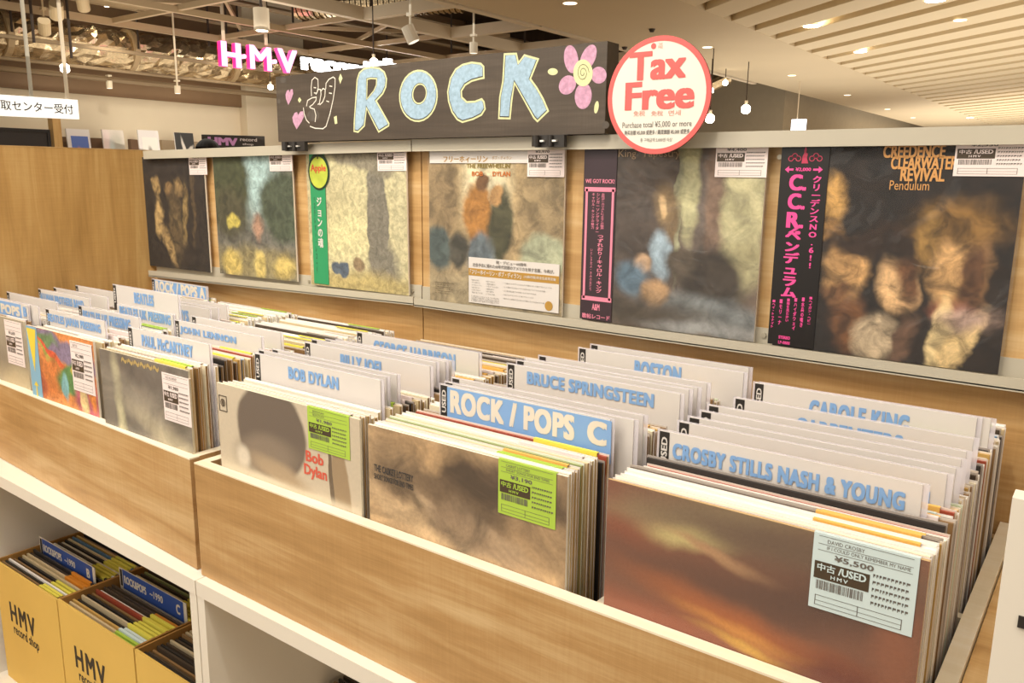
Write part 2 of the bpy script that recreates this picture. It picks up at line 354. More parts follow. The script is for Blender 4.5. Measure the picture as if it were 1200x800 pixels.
# end panel on the left
ep = empty('end_panel', (-.56, -.2, ZB), 'upright oak laminate end panel at the left of the record bins', 'panel')
b = MB((-.56, -.2, ZB)); b.box(-.575, -.95, -1.03, -.552, .035, .3155); part('board', b, OAKV, ep)
b = MB((-.56, -.2, ZB)); b.box(-.576, -.951, .3155, -.551, .035, .3175); part('edge_banding', b, OAKW, ep)

# ================================================================== BINS
def bin_box(xl, xr, yl, yr, loc, label, zb=-.413, zt=-.2132, t=.018, parts=2, cross=-.285, zbl=None):
    r = empty('record_bin', loc, label, 'record bin', 'open oak record bins under the display panel')
    zbl = zbl if zbl is not None else zb
    def P(name, f, m):
        b = MB(loc); f(b); return part(name, b, m, r)
    e = .0025
    P('front_panel', lambda b: b.hexa([(xl, yl, zbl), (xr, yr, zb), (xr, yr+t, zb), (xl, yl+t, zbl), (xl, yl, zt-e), (xr, yr, zt-e), (xr, yr+t, zt-e), (xl, yl+t, zt-e)]), OAK)
    P('edge_banding', lambda b: b.hexa([(xl, yl, zt-e), (xr, yr, zt-e), (xr, yr+t, zt-e), (xl, yl+t, zt-e), (xl, yl, zt), (xr, yr, zt), (xr, yr+t, zt), (xl, yl+t, zt)]), MAPLE)
    for (x0, x1, yy) in ((xl, xl+t, yl), (xr-t, xr, yr)):
        P('side_panel', lambda b: b.box(x0, yy+t, (zbl if x0 == xl else zb)+.002, x1, .010, zt-.0004), MAPLE if x0 > 1 else OAKW)
        P('edge_banding', lambda b: b.box(x0, yy+t, zt-.0004, x1, .010, zt+.0002), MAPLE)
    P('bottom_panel', lambda b: b.box(xl+t, max(yl, yr)+t, zbl+.003, xr-t, .010, max(zb+.02, zbl+.006)), OAKW)
    P('back_panel', lambda b: b.box(xl+t, -.006, zb+.02, xr-t, .010, zt-.02), OAKW)
    P('cross_bar', lambda b: b.box(xl+t, cross-.006, zb+.02, xr-t, cross+.006, zt-.012), MAPLE)
    return r, P
rb, RP = bin_box(.4985, 1.6115, -.5476, -.5476, (1.05, -.27, -.413), 'right-hand open oak record bin with pale edged rim, three columns of records')
for x in (.8895, 1.2485): RP('partition', lambda b: b.box(x-.006, -.5296, -.393, x+.006, -.006, -.232), MAPLE)
lb, LP = bin_box(-.549, .4775, -.512, -.5420, (-.04, -.27, -.413), 'left-hand open oak record bin reaching to the end panel', zbl=-.398)
for x in (-.168, .152): LP('partition', lambda b: b.box(x-.006, -.512, -.393, x+.006, -.006, -.232), MAPLE)

# white shelving under the bins
def cubby(xl, xr, zt0, zt1, label, loc, lft=True):
    r = empty('shelf_unit', loc, label, 'shelf unit', 'white shelf units under the record bins')
    def P(name, f, m=WHITE):
        b = MB(loc); f(b); return part(name, b, m, r)
    h = .027
    P('top_board', lambda b: b.hexa([(xl, -.566, zt0-h), (xr, -.566, zt1-h), (xr, .008, zt1-h), (xl, .008, zt0-h), (xl, -.566, zt0), (xr, -.566, zt1), (xr, .008, zt1), (xl, .008, zt0)]))
    P('upright', lambda b: b.box(xl, -.565, -1.03, xl+.020, .008, min(zt0, zt1)-h))
    P('upright', lambda b: b.box(xr-.020, -.565, -1.03, xr, .008, min(zt0, zt1)-h))
    P('base_board', lambda b: b.box(xl, -.566, -1.05, xr, .008, -1.03))
    P('back_board', lambda b: b.box(xl+.020, -.004, -1.03, xr-.020, .008, min(zt0, zt1)-h), CREAM)
    return r
cubby(-.5505, .5065, -.400, -.4145, 'white shelf unit holding three yellow cardboard crates', (-.02, -.28, ZB))
cubby(.5095, 1.6115, -.4135, -.4135, 'white shelf unit under the right-hand record bin, almost empty', (1.06, -.28, ZB))

# white neighbour fixture at the far right
CL = (1.9, -.5, ZB)
r = empty('white_cabinet', CL, 'plain white cabinet front with a small black slot at the right edge of the photo', 'cabinet')
b = MB(CL); b.box(1.650, -.690, -1.05, 2.3, -.672, .06); part('front_panel', b, WHITE, r)
b = MB(CL); b.box(1.70, -.672, -1.05, 1.718, .010, .04); part('side_panel', b, WHITE, r)
b = MB(CL); b.box(1.718, -.672, .022, 2.3, .010, .04); part('top_panel', b, WHITE, r)
P = on('y', -.691, (1197, 729)); b = MB(CL); b.box(P.x-.002, -.6912, P.z-.004, P.x+.030, -.6902, P.z+.004); part('slot', b, BLACK, r)
b = MB((1.72, -.4, ZB)); b.box(1.6125, -.545, -.413, 1.632, .010, -.222)
r2 = tag(link('spacer_board', b.mesh('spacer_board', OAKW), (1.72, -.4, ZB)), 'narrow oak spacer board between the bin and the white cabinet', 'board')
# ================================================================== RECORDS
W = .315
PL = [('f2ece6', 'cdb488', 'f0ebe6'), ('d9c49c', 'bd9f6c', 'e6ded6'), ('8b6b45', '96703f', 'cfc4b8'), ('c9b795', 'c9a976', 'efe9e4'), ('4a3d31', '6b4c2c', 'b9aca0'), ('ece4d2', 'd2bd92', 'f2ede8'),
      ('a44a34', 'a98049', 'e3d3c6'), ('5b7f9c', 'b59763', 'dfe0e6'), ('e8dcc0', '8f6d40', 'efe9e4'), ('2f2a28', '6f5634', 'a59a92'), ('c7a15c', 'c59c58', 'e8dccb'), ('9aa36c', 'b7a068', 'e2e6d6')]
def record_mesh(i, pal, t=.0052, w=W, h=W):
    f, s, tp = pal
    b = MB((0, 0, 0)); b.box(0, 0, 0, w, t*.72, h-.0022, 0); b.box(-.0015, t*.72, .001, w+.0015, t, h, 1)
    me = b.mesh('vinyl_record', [mat('jacket_%s' % f, f, .5, coat=.3), mat('sleeve_%s' % tp, tp, .3, coat=.5)])
    # the far halves of the sides take the worn board colour
    me.materials.append(mat('board_edge_%s' % s, '%02x%02x%02x' % tuple(int(int(s[j:j+2], 16)*(.95, .93, .88)[j//2]) for j in (0, 2, 4)), .6, noise=.15, nscale=(2, 40, 6)))
    for p in me.polygons:
        if abs(p.normal.x) > .9: p.material_index = 2
    return me
RM = [record_mesh(i, p) for i, p in enumerate(PL)]
RMN = [record_mesh(i, p, w=.278, h=.315) for i, p in enumerate(PL)]
def top_tag_mesh(c, w):
    b = MB(); x0 = w-.108; b.box(x0, -.0007, W-.07, x0+.095, -.0002, W+.0002); b.box(x0, -.0007, W+.0002, x0+.095, .0040, W+.0010)
    return b.mesh('price_tag', TAGC[c])
TT = {(c, n): top_tag_mesh(c, w) for c in TAGC for n, w in (('w', W), ('n', .278))}
CW = {'white': 'pale', 'x': ''}
def jack(i): return ['white', 'tan', 'brown', 'buff', 'dark brown', 'cream', 'brick red', 'slate blue', 'ivory', 'black', 'ochre', 'sage'][i]
stuff_rest = MB((-.3, -.3, -.393))
count = [0]
def fill_column(x, y0, y1, cards, label, group, narrow=False, tags=('lime',), tagp=.5, stuff_from=9, zt=-.070, rnd=None, pitch=.0084, lean=0, gap=(-.293, -.273)):
    rr = random.Random(rnd); y = y0
    i = 0; cards = sorted(cards)
    w = .278 if narrow else W
    while y < y1:
        if any(abs(y+.0045-c) < .0060 for c in cards): y += .0035; continue
        if gap[0]-.003 < y < gap[1]: y = gap[1]; continue
        k = rr.choices(range(12), weights=[4, 6, 5, 5, 4, 4, 1.4, 1.0, 4, 3, 2.5, 1])[0]
        dz = rr.uniform(-.008, .002); px = x+rr.uniform(-.0025, .0025)
        if y < y0+.02: dz = rr.uniform(-.004, 0)
        z = zt-W+dz
        if y < stuff_from:
            me = (RMN if narrow else RM)[k]; o = link('vinyl_record', me, (px, y, z)); 
            c = None
            if rr.random() < tagp:
                c = rr.choice(tags); t = link('price_tag', TT[(c, 'n' if narrow else 'w')], (0, 0, 0), o)
            o.rotation_euler = (lean, 0, rr.uniform(-.004, .004))
            nth = '%d%s' % (i+2, {2: 'nd', 3: 'rd', 22: 'nd', 23: 'rd', 32: 'nd', 33: 'rd', 42: 'nd', 43: 'rd', 21: 'st', 31: 'st', 41: 'st', 51: 'st', 52: 'nd', 53: 'rd'}.get(i+2, 'th'))
            tag(o, '%s record%s, %s from front %s' % (jack(k), (' with %s tag' % {'lime': 'a lime', 'blue': 'a pale blue', 'pink': 'a pinkish', 'orange': 'an orange', 'yellow': 'a yellow', 'ochre': 'a deep orange'}[c]).replace('a ', '').replace('an ', '') if c else '', nth, label), 'record', group)
            count[0] += 1
        else:
            o = Vector((px, y, z)); f, s, tp = k, 0, 0
            stuff_rest.box(px, y, z, px+w, y+.0029, z+W-.004, k % 6); stuff_rest.box(px-.0015, y+.0029, z, px+w+.0015, y+.0052, z+W, 6)
            if rr.random() < tagp: stuff_rest.box(px+w-.108, y-.0007, z+W, px+w-.013, y+.004, z+W+.001, 7+rr.randrange(3))
        y += pitch*rr.uniform(.75, 1.25); i += 1

# ---- divider cards
def card(yd, x0, x1, zt, texts=(), band=None, used=True, label='', paper=PAPER, group='divider cards standing among the records', holder=True, bottom=-.385, blue=BLUE):
    loc = ((x0+x1)/2, yd, bottom); r = empty('divider_card', loc, label, 'divider card', group)
    b = MB(loc); b.box(x0+.004, yd, bottom, x1-.006, yd+.0012, zt-.0012); part('insert', b, paper, r)
    b = MB(loc); b.box(x0, yd+.0014, bottom, x1, yd+.0024, zt); part('plastic_holder', b, ACRYL, r)
    h = .058
    if used:
        b = MB(loc); b.box(x0+.004, yd-.0006, zt-h, x0+.0165, yd-.0001, zt-.002); ut = part('used_strip', b, BLACK, r)
        b = MB(loc); fn = lambda a, c: (x0+.0062+(c)*.0080, yd-.0009, zt-h+.020+a*.034)
        V, F = glyphs('USED', .03); n = len(b.v)
        b.v += [tuple(Vector((x0+.0145-bb*.0078, yd-.0009-k*3e-5, zt-h+.017+a*.033))-b.o) for a, bb, k in V]
        for f in F: b.f.append(f); b.m.append(0); b.uv.append([(0, 0)]*len(f))
        part('lettering', b, PAPER, ut)
    if band:
        b = MB(loc); b.box(band[0], yd-.0006, zt-h, band[1], yd-.0001, zt-.003); part('colour_band', b, blue, r)
    for (s, xa, za, xb, zb_, m) in texts:
        b = MB(loc); text(b, s, xa, za, xb, zb_, facing(yd-.0009), .055, spacing=1.12); part('lettering', b, m or BLUE, r)
    return r
def card_px(tl, trr, texts, label, zt=-.033, used=True, band=None, w=None, paper=PAPER, cap=None, y=None, **k):
    A, B = on('z', zt, tl), on('z', zt, trr); yd = (A.y+B.y)/2 if y is None else y
    A, B = on('y', yd, tl), on('y', yd, trr); z = (A.z+B.z)/2
    T = []
    for t in texts:
        s, lt, rt, bt = t[:4]; mcol = t[4] if len(t) > 4 else BLUE
        a, c = on('y', yd, lt), on('y', yd, rt); zt_ = (a.z+c.z)/2
        zb_ = on('y', yd, bt).z if bt else zt_-(cap or .028)
        T.append((s, a.x, zb_, c.x, zt_, mcol))
    bd = None
    if band: bd = (on('y', yd, band[0]).x, on('y', yd, band[1]).x)
    card(yd, A.x, B.x, z, T, bd, used, label, paper, **k)
    return yd
C3 = 'right-hand column'
c3 = []; c2 = []; c1 = []; cA = []; cB = []; cC = []
c3.append(card_px((770, 502), (1090, 568), [('CROSBY STILLS NASH & YOUNG', (789, 519), (1062, 576), (1062, 599))], 'foremost white divider of the rightmost column, long blue name with an ampersand'))
c3.append(card_px((793, 492), (1118, 556), [('L', (1088, 575), (1093.5, 577), (1093, 594))], 'white divider directly behind the front card of the right-hand column, one letter L showing'))
c3.append(card_px((805, 487), (1128, 548), [], 'blank white divider, third card from the front in the right-hand column'))
c3.append(card_px((819, 480), (1134, 538), [], 'blank white divider, fourth card from the front in the right-hand column'))
c3.append(card_px((828, 474), (1140, 528), [], 'blank white divider, fifth card from the front in the right-hand column'))
c3.append(card_px((859, 465.5), (1148, 513), [('CARPENTERS', (933, 487), (1059, 511), None)], 'white divider with half-hidden single blue word, rightmost column towards the back', cap=.036))
c3.append(card_px((882, 449), (1152, 487), [('CAROLE KING', (949, 469), (1067, 485), None)], 'white divider with two blue words, highest lettered card of the rightmost column', cap=.030))
c3.append(card_px((889, 447), (1168, 491), [], 'blank white divider at the very back of the right-hand column', used=False))
c2.append(card_px((514, 448), (720, 492), [('ROCK / POPS', (528, 455), (674, 488), (674, 517), PAPER2), ('C', (689, 490), (712, 496), (712, 524), PAPER2)], 'divider with wide blue band lettered ROCK / POPS C', band=((524, 452), (717, 496))))
c2.append(card_px((520, 446), (748, 492), [], 'blank white divider right behind the ROCK / POPS C card'))
c2.append(card_px((528, 441), (759, 487), [], 'blank white divider two places behind the ROCK / POPS C card', used=True))
c2.append(card_px((593, 426), (802, 460), [('BRUCE SPRINGSTEEN', (618, 435), (767, 461), (767, 478))], 'white divider with long two-word blue name in the middle column of the right bin'))
c2.append(card_px((604, 422), (812, 455), [], 'blank white divider right behind the long-named card, middle column of right bin'))
c2.append(card_px((614, 419), (822, 454), [], 'blank white divider two behind the long-named card, middle column of right bin', used=False))
c2.append(card_px((630, 417), (833, 447), [], 'blank white divider three behind the long-named card, middle column of right bin'))
c2.append(card_px((677, 407), (876, 436), [('BOSTON', (744, 421.5), (799, 430), None)], 'white divider with one short blue word, back of the middle column, right bin', cap=.030))
c2.append(card_px((691, 402), (882, 431), [], 'rearmost blank white divider of the middle column, right bin'))
c1.append(card_px((297, 411), (449, 447), [('BOB DYLAN', (338, 429), (397, 442), (397, 457))], 'foremost white divider of the left column in the right bin, two short blue words'))
c1.append(card_px((302, 409), (456, 441), [], 'blank white divider second from front, left column of right bin'))
c1.append(card_px((318, 407), (468, 440), [], 'blank white divider third from front, left column of right bin'))
c1.append(card_px((356, 400), (507, 429), [('BILLY JOEL', (399, 414), (450, 424), None)], 'white divider with two half-hidden blue words, centre of left column, right bin', cap=.028))
c1.append(card_px((364, 395), (514, 426), [('J  . . .', (373, 401), (428, 413), None)][:0], 'blank white divider right behind the half-hidden lettered card, left column, right bin'))
c1.append(card_px((380, 396), (525, 424), [], 'blank white divider two behind the half-hidden lettered card, left column, right bin'))
c1.append(card_px((392, 396), (532, 424), [], 'blank white divider three behind the half-hidden lettered card, left column, right bin'))
c1.append(card_px((417, 389), (564, 412), [('GEORGE HARRISON', (438, 399), (534, 414), None)], 'rearmost lettered white divider of the left column, right bin', cap=.028))
cC.append(card_px((149, 382.5), (247, 403), [('PAUL McCARTNEY', (166, 391.5), (226, 405), (226, 419))], 'foremost white divider of the right column, left bin, blue sans-serif name'))
cC.append(card_px((204, 375), (308, 393), [('JOHN LENNON', (211, 382), (277, 394), (277, 405))], 'white divider with blue serif lettering in the left bin'))
cC.append(card_px((224, 371), (331, 388), [], 'blank white divider just behind the card with serif lettering, left bin'))
cB.append(card_px((52.5, 360), (124, 377), [('BEATLES JAPAN PRESSING', (56, 367), (118, 380), (118, 393))], 'white divider whose blue lettering includes JAPAN PRESSING'))
cB.append(card_px((91, 357), (164, 372), [('BEATLES US PRESSING', (97, 363), (153, 374.5), (153, 387))], 'white divider whose blue lettering includes US PRESSING'))
cB.append(card_px((136, 356), (204, 368), [('BEATLES UK PRESSING', (140, 357.5), (200, 370), (200, 381))], 'white divider whose blue lettering includes UK PRESSING', used=False))
cB.append(card_px((131, 332), (210, 346), [('BEATLES', (157, 342), (180, 346), (180, 359))], 'tallest white divider in the left bin, one short blue word', zt=.013, y=cB[-1]+.004))
cB.append(card_px((176, 350), (247, 362), [('BEACH BOYS', (181, 357), (221, 364), (221, 377))], 'white divider partly hidden behind the tallest card, end of a blue word showing', used=False))
cB.append(card_px((184, 348), (256, 361), [], 'blank white divider second behind the tallest card of the left bin', used=False))
cB.append(card_px((196, 345), (267, 358), [], 'blank white divider third behind the tallest card of the left bin', used=False))
cA.append(card_px((-42, 342), (25, 354.5), [('ROCK / POPS', (-32, 349), (23, 358), (23, 371), PAPER2), ], 'blue banded divider lettered ROCK / POPS at the left edge of the photo', band=((-38, 346), (24, 356))))
cA.append(card_px((-34, 344), (33, 356), [('B', (27, 359), (31, 360), (31, 371))], 'white divider with a letter B just behind the left-edge blue banded card'))
cA.append(card_px((-26, 345), (45, 357), [], 'blank white divider behind the letter B card'))
cA.append(card_px((7, 342), (67, 353), [], 'blank white divider in the left column, left bin, just before the lettered one'))
cA.append(card_px((44, 338), (105, 349), [('ALLMAN BROTHERS BAND', (47, 343), (98, 352), (98, 362))], 'white divider with three blue words, left column of the left bin'))
cA.append(card_px((62, 337), (126, 347), [], 'blank white divider right behind the three-word card, left bin'))
cA.append(card_px((87.5, 333), (142, 344), [], 'blank white divider towards the back of the left-hand column'))
cA.append(card_px((177, 326), (243, 336), [('ROCK / POPS A', (182, 328), (240, 337.5), (240, 350), PAPER2)], 'blue banded divider lettered ROCK / POPS A against the back panel', band=((181, 327.5), (241, 338))))
fill_column(1.2705, -.5215, -.03, c3, 'in the rightmost column', 'records in the rightmost column', tags=('orange', 'orange', 'lime', 'blue', 'pink'), tagp=.45, rnd=3, zt=-.066, gap=(-.2945, -.278))
fill_column(.897, -.5215, -.03, c2, 'in the middle column, right bin', 'records in the middle column', tags=('orange', 'yellow', 'pink', 'lime', 'orange'), tagp=.5, rnd=5, zt=-.074, gap=(-.2945, -.278))
fill_column(.552, -.5215, -.045, c1, 'in the left column, right bin', 'records in the left column of the right-hand bin', tags=('yellow', 'pink', 'lime', 'pink', 'orange'), tagp=.45, rnd=8, zt=-.072, gap=(-.2945, -.278))
fill_column(.176, -.515, -.03, cC, 'in the right column, left bin', 'records in the right column of the left-hand bin', narrow=True, tags=('pink', 'pink', 'pink', 'lime', 'yellow'), tagp=.6, rnd=9, zt=-.066, gap=(-.2945, -.278), stuff_from=-.26)
fill_column(-.148, -.500, -.03, cB, 'in the middle column, left bin', 'records in the middle column of the left-hand bin', narrow=True, tags=('pink', 'pink', 'yellow'), tagp=.5, rnd=11, zt=-.064, gap=(-.2945, -.278), stuff_from=-.42)
fill_column(-.474, -.492, -.03, cA, 'in the left column, left bin', 'records in the left column of the left-hand bin', narrow=True, tags=('pink',), tagp=.5, rnd=13, zt=-.062, gap=(-.2945, -.278), stuff_from=-.47)
so = link('vinyl_records', stuff_rest.mesh('vinyl_records', [MATS['jacket_'+PL[i][0]] for i in (0, 1, 3, 5, 8, 4)]+[MATS['sleeve_f0ebe6'], TAGC['yellow'], TAGC['pink'], TAGC['lime']]), stuff_rest.o)
tag(so, 'further packed records towards the back of the left-hand bin', 'record', None, 'stuff')

# ---- front records
def jacket(x0, w, z0, z1, y, artm, label, lean=0, edge='e4d8bf', name='vinyl_record', cat='record', group=None, t=.004, film=.0008, rot=0):
    b = MB((x0, y, z0)); b.box(x0, y, z0, x0+w, y+t, z1, 1, front=0)
    o = link(name, b.mesh(name, [artm, mat('board_edge_'+edge, edge, .6)]), (x0, y, z0))
    if rot: o.rotation_euler = (0, rot, 0)
    tag(o, label, cat, group)
    b = MB((x0, y, z0)); m = .0035
    b.poly([(x0-m, y-film, z0), (x0+w+m, y-film, z0), (x0+w+m, y-film, z1+.003), (x0-m, y-film, z1+.003)])
    b.poly([(x0-m, y+t+film, z0), (x0-m, y+t+film, z1+.003), (x0+w+m, y+t+film, z1+.003), (x0+w+m, y+t+film, z0)])
    b.poly([(x0+w+m, y-film, z0), (x0+w+m, y+t+film, z0), (x0+w+m, y+t+film, z1+.003), (x0+w+m, y-film, z1+.003)])
    b.poly([(x0-m, y+t+film, z0), (x0-m, y-film, z0), (x0-m, y-film, z1+.003), (x0-m, y+t+film, z1+.003)])
    part('plastic_sleeve', b, ACRYL2, o)
    return o
def lettering(o, specs, m, y=-.0004, part_name='lettering'):
    b = MB(); 
    for s in specs: text(b, s[0], s[1], s[2], s[3], s[4], facing(y), *(s[5:] if len(s) > 5 else (0,)))
    return part(part_name, b, m, o)
YF = -.5285
def fpx(o, q, y=None):
    P = on('y', YF-.0008 if y is None else y, q); return P.x-o.location.x, P.z-o.location.z
a_sun = art('art_sunset_brown', '7f5843', [(.5, .45, .7, .4, 0, .8, '7d5440'), (.12, .85, .22, .18, -8, .7, '865440'), (.36, .92, .35, .14, 10, .8, '94805f'), (.30, .76, .14, .08, 10, .7, 'c4b37a'), (.42, .70, .16, .04, -12, .7, 'b98f68'), (.62, .86, .4, .14, -5, .9, '6b5645'), (.06, .62, .12, .12, 0, .9, '8a523a'), (.25, .5, .35, .12, 0, .9, '6f4c3b'), (.70, .55, .30, .16, 8, .9, '5f4538'), (.52, .26, .34, .10, -10, .9, 'a8633a'), (.56, .20, .22, .05, -8, .8, 'd2924a'), (.50, .14, .16, .035, -6, .7, 'f6c957'), (.80, .12, .2, .12, 0, .9, '6b3a2c'), (.94, .4, .06, .3, 0, .8, '8c5a42'), (.2, .12, .3, .1, 0, .9, '94583f')], grain=.10, gscale=60, coat=.8, low=.5)
o = jacket(1.2685, .318, -.385, -.066, YF, a_sun, 'front record of the rightmost column, hazy orange-brown sleeve with a pale blue tag', edge='caa877')
tx, tz = fpx(o, (957, 625)); tx2, tz2 = fpx(o, (1063, 652)); _, tb = fpx(o, (1055, 724))
price_tag(o, tx-.002, .3195-.074, .090, .074, 'blue', '¥5,500', ('DAVID CROSBY', 'IF I COULD ONLY REMEMBER MY NAME'), fold=.004)
a_cloud = art('art_sepia_clouds', 'c0a078', [(.45, .55, .45, .40, 0, .5, '6f5b44'), (.72, .75, .35, .22, 0, .5, '64513d'), (.30, .92, .2, .10, 0, .7, 'b9986f'), (.86, .35, .14, .35, 0, .5, 'b4956f'), (.25, .25, .3, .13, -10, .7, 'c9ab84'), (.55, .28, .25, .08, -20, .6, 'cbb08c'), (.48, .35, .1, .2, 30, .6, '7a6650'), (.62, .22, .25, .10, -25, .9, '9d8468')], warp=.16, wscale=7, grain=.12, coat=.6, low=.53, mott=.4, ms=4)
o = jacket(.8945, .322, -.385, -.076, YF, a_cloud, 'sepia cloud sleeve with lime tag, front of middle column, right bin', edge='efe7d6')
p, q = fpx(o, (438, 541)), fpx(o, (484, 563))
lettering(o, [('THE CASKET LOTTERY', p[0], q[1]-.003, q[0], q[1]+.007, .02), ('SHORT SONGS FOR END TIMES', p[0], q[1]-.014, q[0], q[1]-.006, .012)], BLACK)
tx, tz = fpx(o, (585, 538)); price_tag(o, tx-.001, .3095-.068, .083, .068, 'lime', '¥3,190', ('CASKET LOTTERY', 'SHORT SONGS FOR END TIMES'), fold=.004)
a_beige = art('art_beige_dark_shape', 'cbbca4', [(.40, .62, .25, .52, 0, .06, '6d5f52'), (.36, .35, .22, .22, 10, .4, '8a7a68'), (.45, .20, .2, .12, -10, .5, 'b19a7c'), (.18, .25, .05, .12, 0, .5, 'ddd0bb'), (.87, .25, .055, .5, 6, .15, 'a08868'), (.815, .25, .012, .5, 6, .2, '6d5c48'), (.5, .02, .7, .08, 0, .8, 'd9cbb3')], warp=.03, grain=.04, coat=.7, low=.53)
o = jacket(.548, .330, -.385, -.073, YF, a_beige, 'beige sleeve with big dark shape and lime tag, front of right bin', edge='e6ddc6')
p, q = fpx(o, (358, 532)), fpx(o, (379, 545)); p2, q2 = fpx(o, (356, 545)), fpx(o, (383, 560))
lettering(o, [('Bob', p[0], q[1]-.002, q[0], q[1]+.015, .03), ('Dylan', p2[0], q[1]-.028, q2[0], q[1]-.006, .03)], mat('red_print', 'd9583e', .5))
b = MB(); p = fpx(o, (256, 462)); x, z, s = p[0], p[1], .026
for (u0, v0, u1, v1) in ((0, 0, s*.8, .0012), (0, s-.0012, s*.8, s), (0, 0, .0012, s), (s*.8-.0012, 0, s*.8, s)): b.box(x+u0, -.0008, z-s+v0, x+u1, -.0004, z-s+v1)
def disc(b, cx, cz, rx, rz, y, mi=0, n=20, rot=0, holes=None):
    P = [(cx+rx*math.cos(t)*math.cos(rot)-rz*math.sin(t)*math.sin(rot), cz+rx*math.cos(t)*math.sin(rot)+rz*math.sin(t)*math.cos(rot)) for t in [2*math.pi*k/n for k in range(n)]]
    H = [] if not holes else [[(cx+holes*rx*math.cos(t), cz+holes*rz*math.sin(t)) for t in [-2*math.pi*k/n for k in range(n)]]]
    b.flat([P]+H, facing(y), mi)
disc(b, x+s*.4, z-s*.45, .006, .0065, -.0008, holes=.75); disc(b, x+s*.4, z-s*.45, .0022, .0045, -.0008)
part('emblem', b, BROWNBLK, o)
tx, tz = fpx(o, (361, 478)); price_tag(o, tx-.002, .3125-.063, .088, .063, 'lime', '¥1,980', ('BOB DYLAN', 'BOB DYLAN'), fold=.004)
a_grey = art('art_grey_painted_sheen', '7f766a', [(.5, .85, .6, .2, -5, .9, '6a6056'), (.2, .35, .045, .55, 5, .7, 'cfc6a0'), (.6, .35, .5, .2, -15, .9, '948a7a'), (.75, .12, .4, .12, -15, .9, 'b3a78d'), (.88, .42, .12, .2, 0, .6, '6d6354')], grain=.06, coat=.9, wrinkle=.6, low=.53, mott=.3, ms=3)  # cream streak is a reflection painted into the sleeve colour
o = jacket(.171, .292, -.385, -.068, YF+.003, a_grey, 'front record of the right column of the left-hand bin, glossy grey sleeve with gold script', edge='c9bda0')
p, q = fpx(o, (140, 424)), fpx(o, (184, 436))
lettering(o, [('〜 ℓℊ ∿∿ ∿∿', p[0], q[1]-.004, q[0], q[1]+.014, .0)][:0] or [('~~~~~~', p[0], q[1]-.002, q[0], q[1]+.010, 0)], mat('gold_print', 'b59a5a', .4))
tx, tz = fpx(o, (187, 431)); price_tag(o, tx, tz-.092, .082, .084, 'pink', '¥1,980', ('PAUL McCARTNEY',), fold=.004)
a_psy = art('art_bright_patchwork', 'd98a4a', [(.5, .82, .6, .14, -10, .3, '8b7a94'), (.25, .88, .2, .08, 0, .3, '6f8a5c'), (.45, .62, .45, .06, -22, .2, 'dd5a38'), (.42, .54, .45, .05, -26, .2, 'a9a34a'), (.35, .38, .22, .25, 0, .4, 'cf7a3a'), (.62, .42, .2, .25, 15, .2, '5f8a4a'), (.52, .28, .05, .2, 10, .3, '7fb0b4'), (.85, .22, .18, .28, 5, .25, 'b55a6a'), (.80, .22, .05, .26, 0, .3, 'e0c28a'), (.93, .30, .06, .2, 0, .3, 'e0883a'), (.15, .2, .12, .18, 0, .4, 'b9603a'), (.7, .58, .07, .07, 0, .2, 'c7b04a')], warp=.09, wscale=9, grain=.2, coat=.6, low=.53, mott=.3, ms=10)
o = jacket(-.149, .279, -.385, -.062, -.516, a_psy, 'multicoloured sleeve with blue and yellow side strip, front of left bin', edge='efe2cf')
b = MB(); b.box(.0, -.0012, 0, .045, -.0004, .322); ob = part('side_strip', b, mat('light_blue_strip', '86b4cf', .5), o)
b = MB(); b.flat([[(.002, .318), (.022, .225), (.043, .318)]], facing(-.0016)); b.flat([[(.018, .15), (.020, .195), (.012, .195), (.022, .205), (.032, .195), (.024, .195), (.026, .15)]], facing(-.0016)); part('colour_patch', b, mat('lemon_print', 'ecd24a', .5), ob)
price_tag(o, .188, .214, .086, .100, 'pink', '¥2,980', ('BEATLES',), fold=.004, y=-.0010)
a_left = art('art_dull_grey', 'a59a86', [(.5, .3, .6, .3, 0, .9, '8d8270'), (.8, .1, .3, .2, 0, .8, 'bfae8c')], grain=.05, coat=.9, wrinkle=.6, low=.53)
o = jacket(-.476, .285, -.383, -.062, -.504, a_left, 'dull grey sleeve with pinkish tag at the left edge, front of left bin', edge='d8ccb0')
price_tag(o, .190, .218, .083, .098, 'pink', '¥1,650', (), fold=.004)

# ================================================================== COVERS ON THE DISPLAY PANEL
def cover(bl, br, ht, artm, label, edge='efe6d4', y=-.004):
    A, B = on('y', y, bl), on('y', y, br)
    o = jacket(A.x, (B.x-A.x), A.z, A.z+ht, y, artm, label, edge=edge, cat='record sleeve', name='record_sleeve', group='record sleeves shown on the display panel')
    o.rotation_euler = (0, -math.atan2(B.z-A.z, B.x-A.x)*.8, 0)
    def loc(q):
        P = on('y', y-.0008, q); v = o.rotation_euler.to_matrix().inverted() @ (P-o.location); return v.x, v.z
    return o, loc
HT = .3035
a_dark = art('art_near_black_tan', '2a221b', [(.22, .74, .06, .07, 0, .5, 'a98c5a'), (.42, .72, .05, .05, 0, .7, '8d7048'), (.58, .74, .06, .06, 0, .7, 'a08356'), (.22, .46, .06, .17, -6, .4, 'b39662'), (.50, .40, .11, .30, 0, .5, '5c4c32'), (.66, .50, .04, .22, -8, .5, '8a7348'), (.36, .22, .05, .2, 30, .5, '9a8054'), (.80, .55, .03, .3, -4, .6, '54432c')], warp=.08, wscale=14, grain=.15, coat=.15, wrinkle=.1, mott=.6, ms=14)
o, lc = cover((176, 311), (247, 319), HT, a_dark, 'near-black sleeve with tan patches, leftmost on the display panel'); 
x, z = lc((222, 182)); price_tag(o, x-.004, z-.050, .080, .060, 'pink', '¥2,310', y=-.0012)
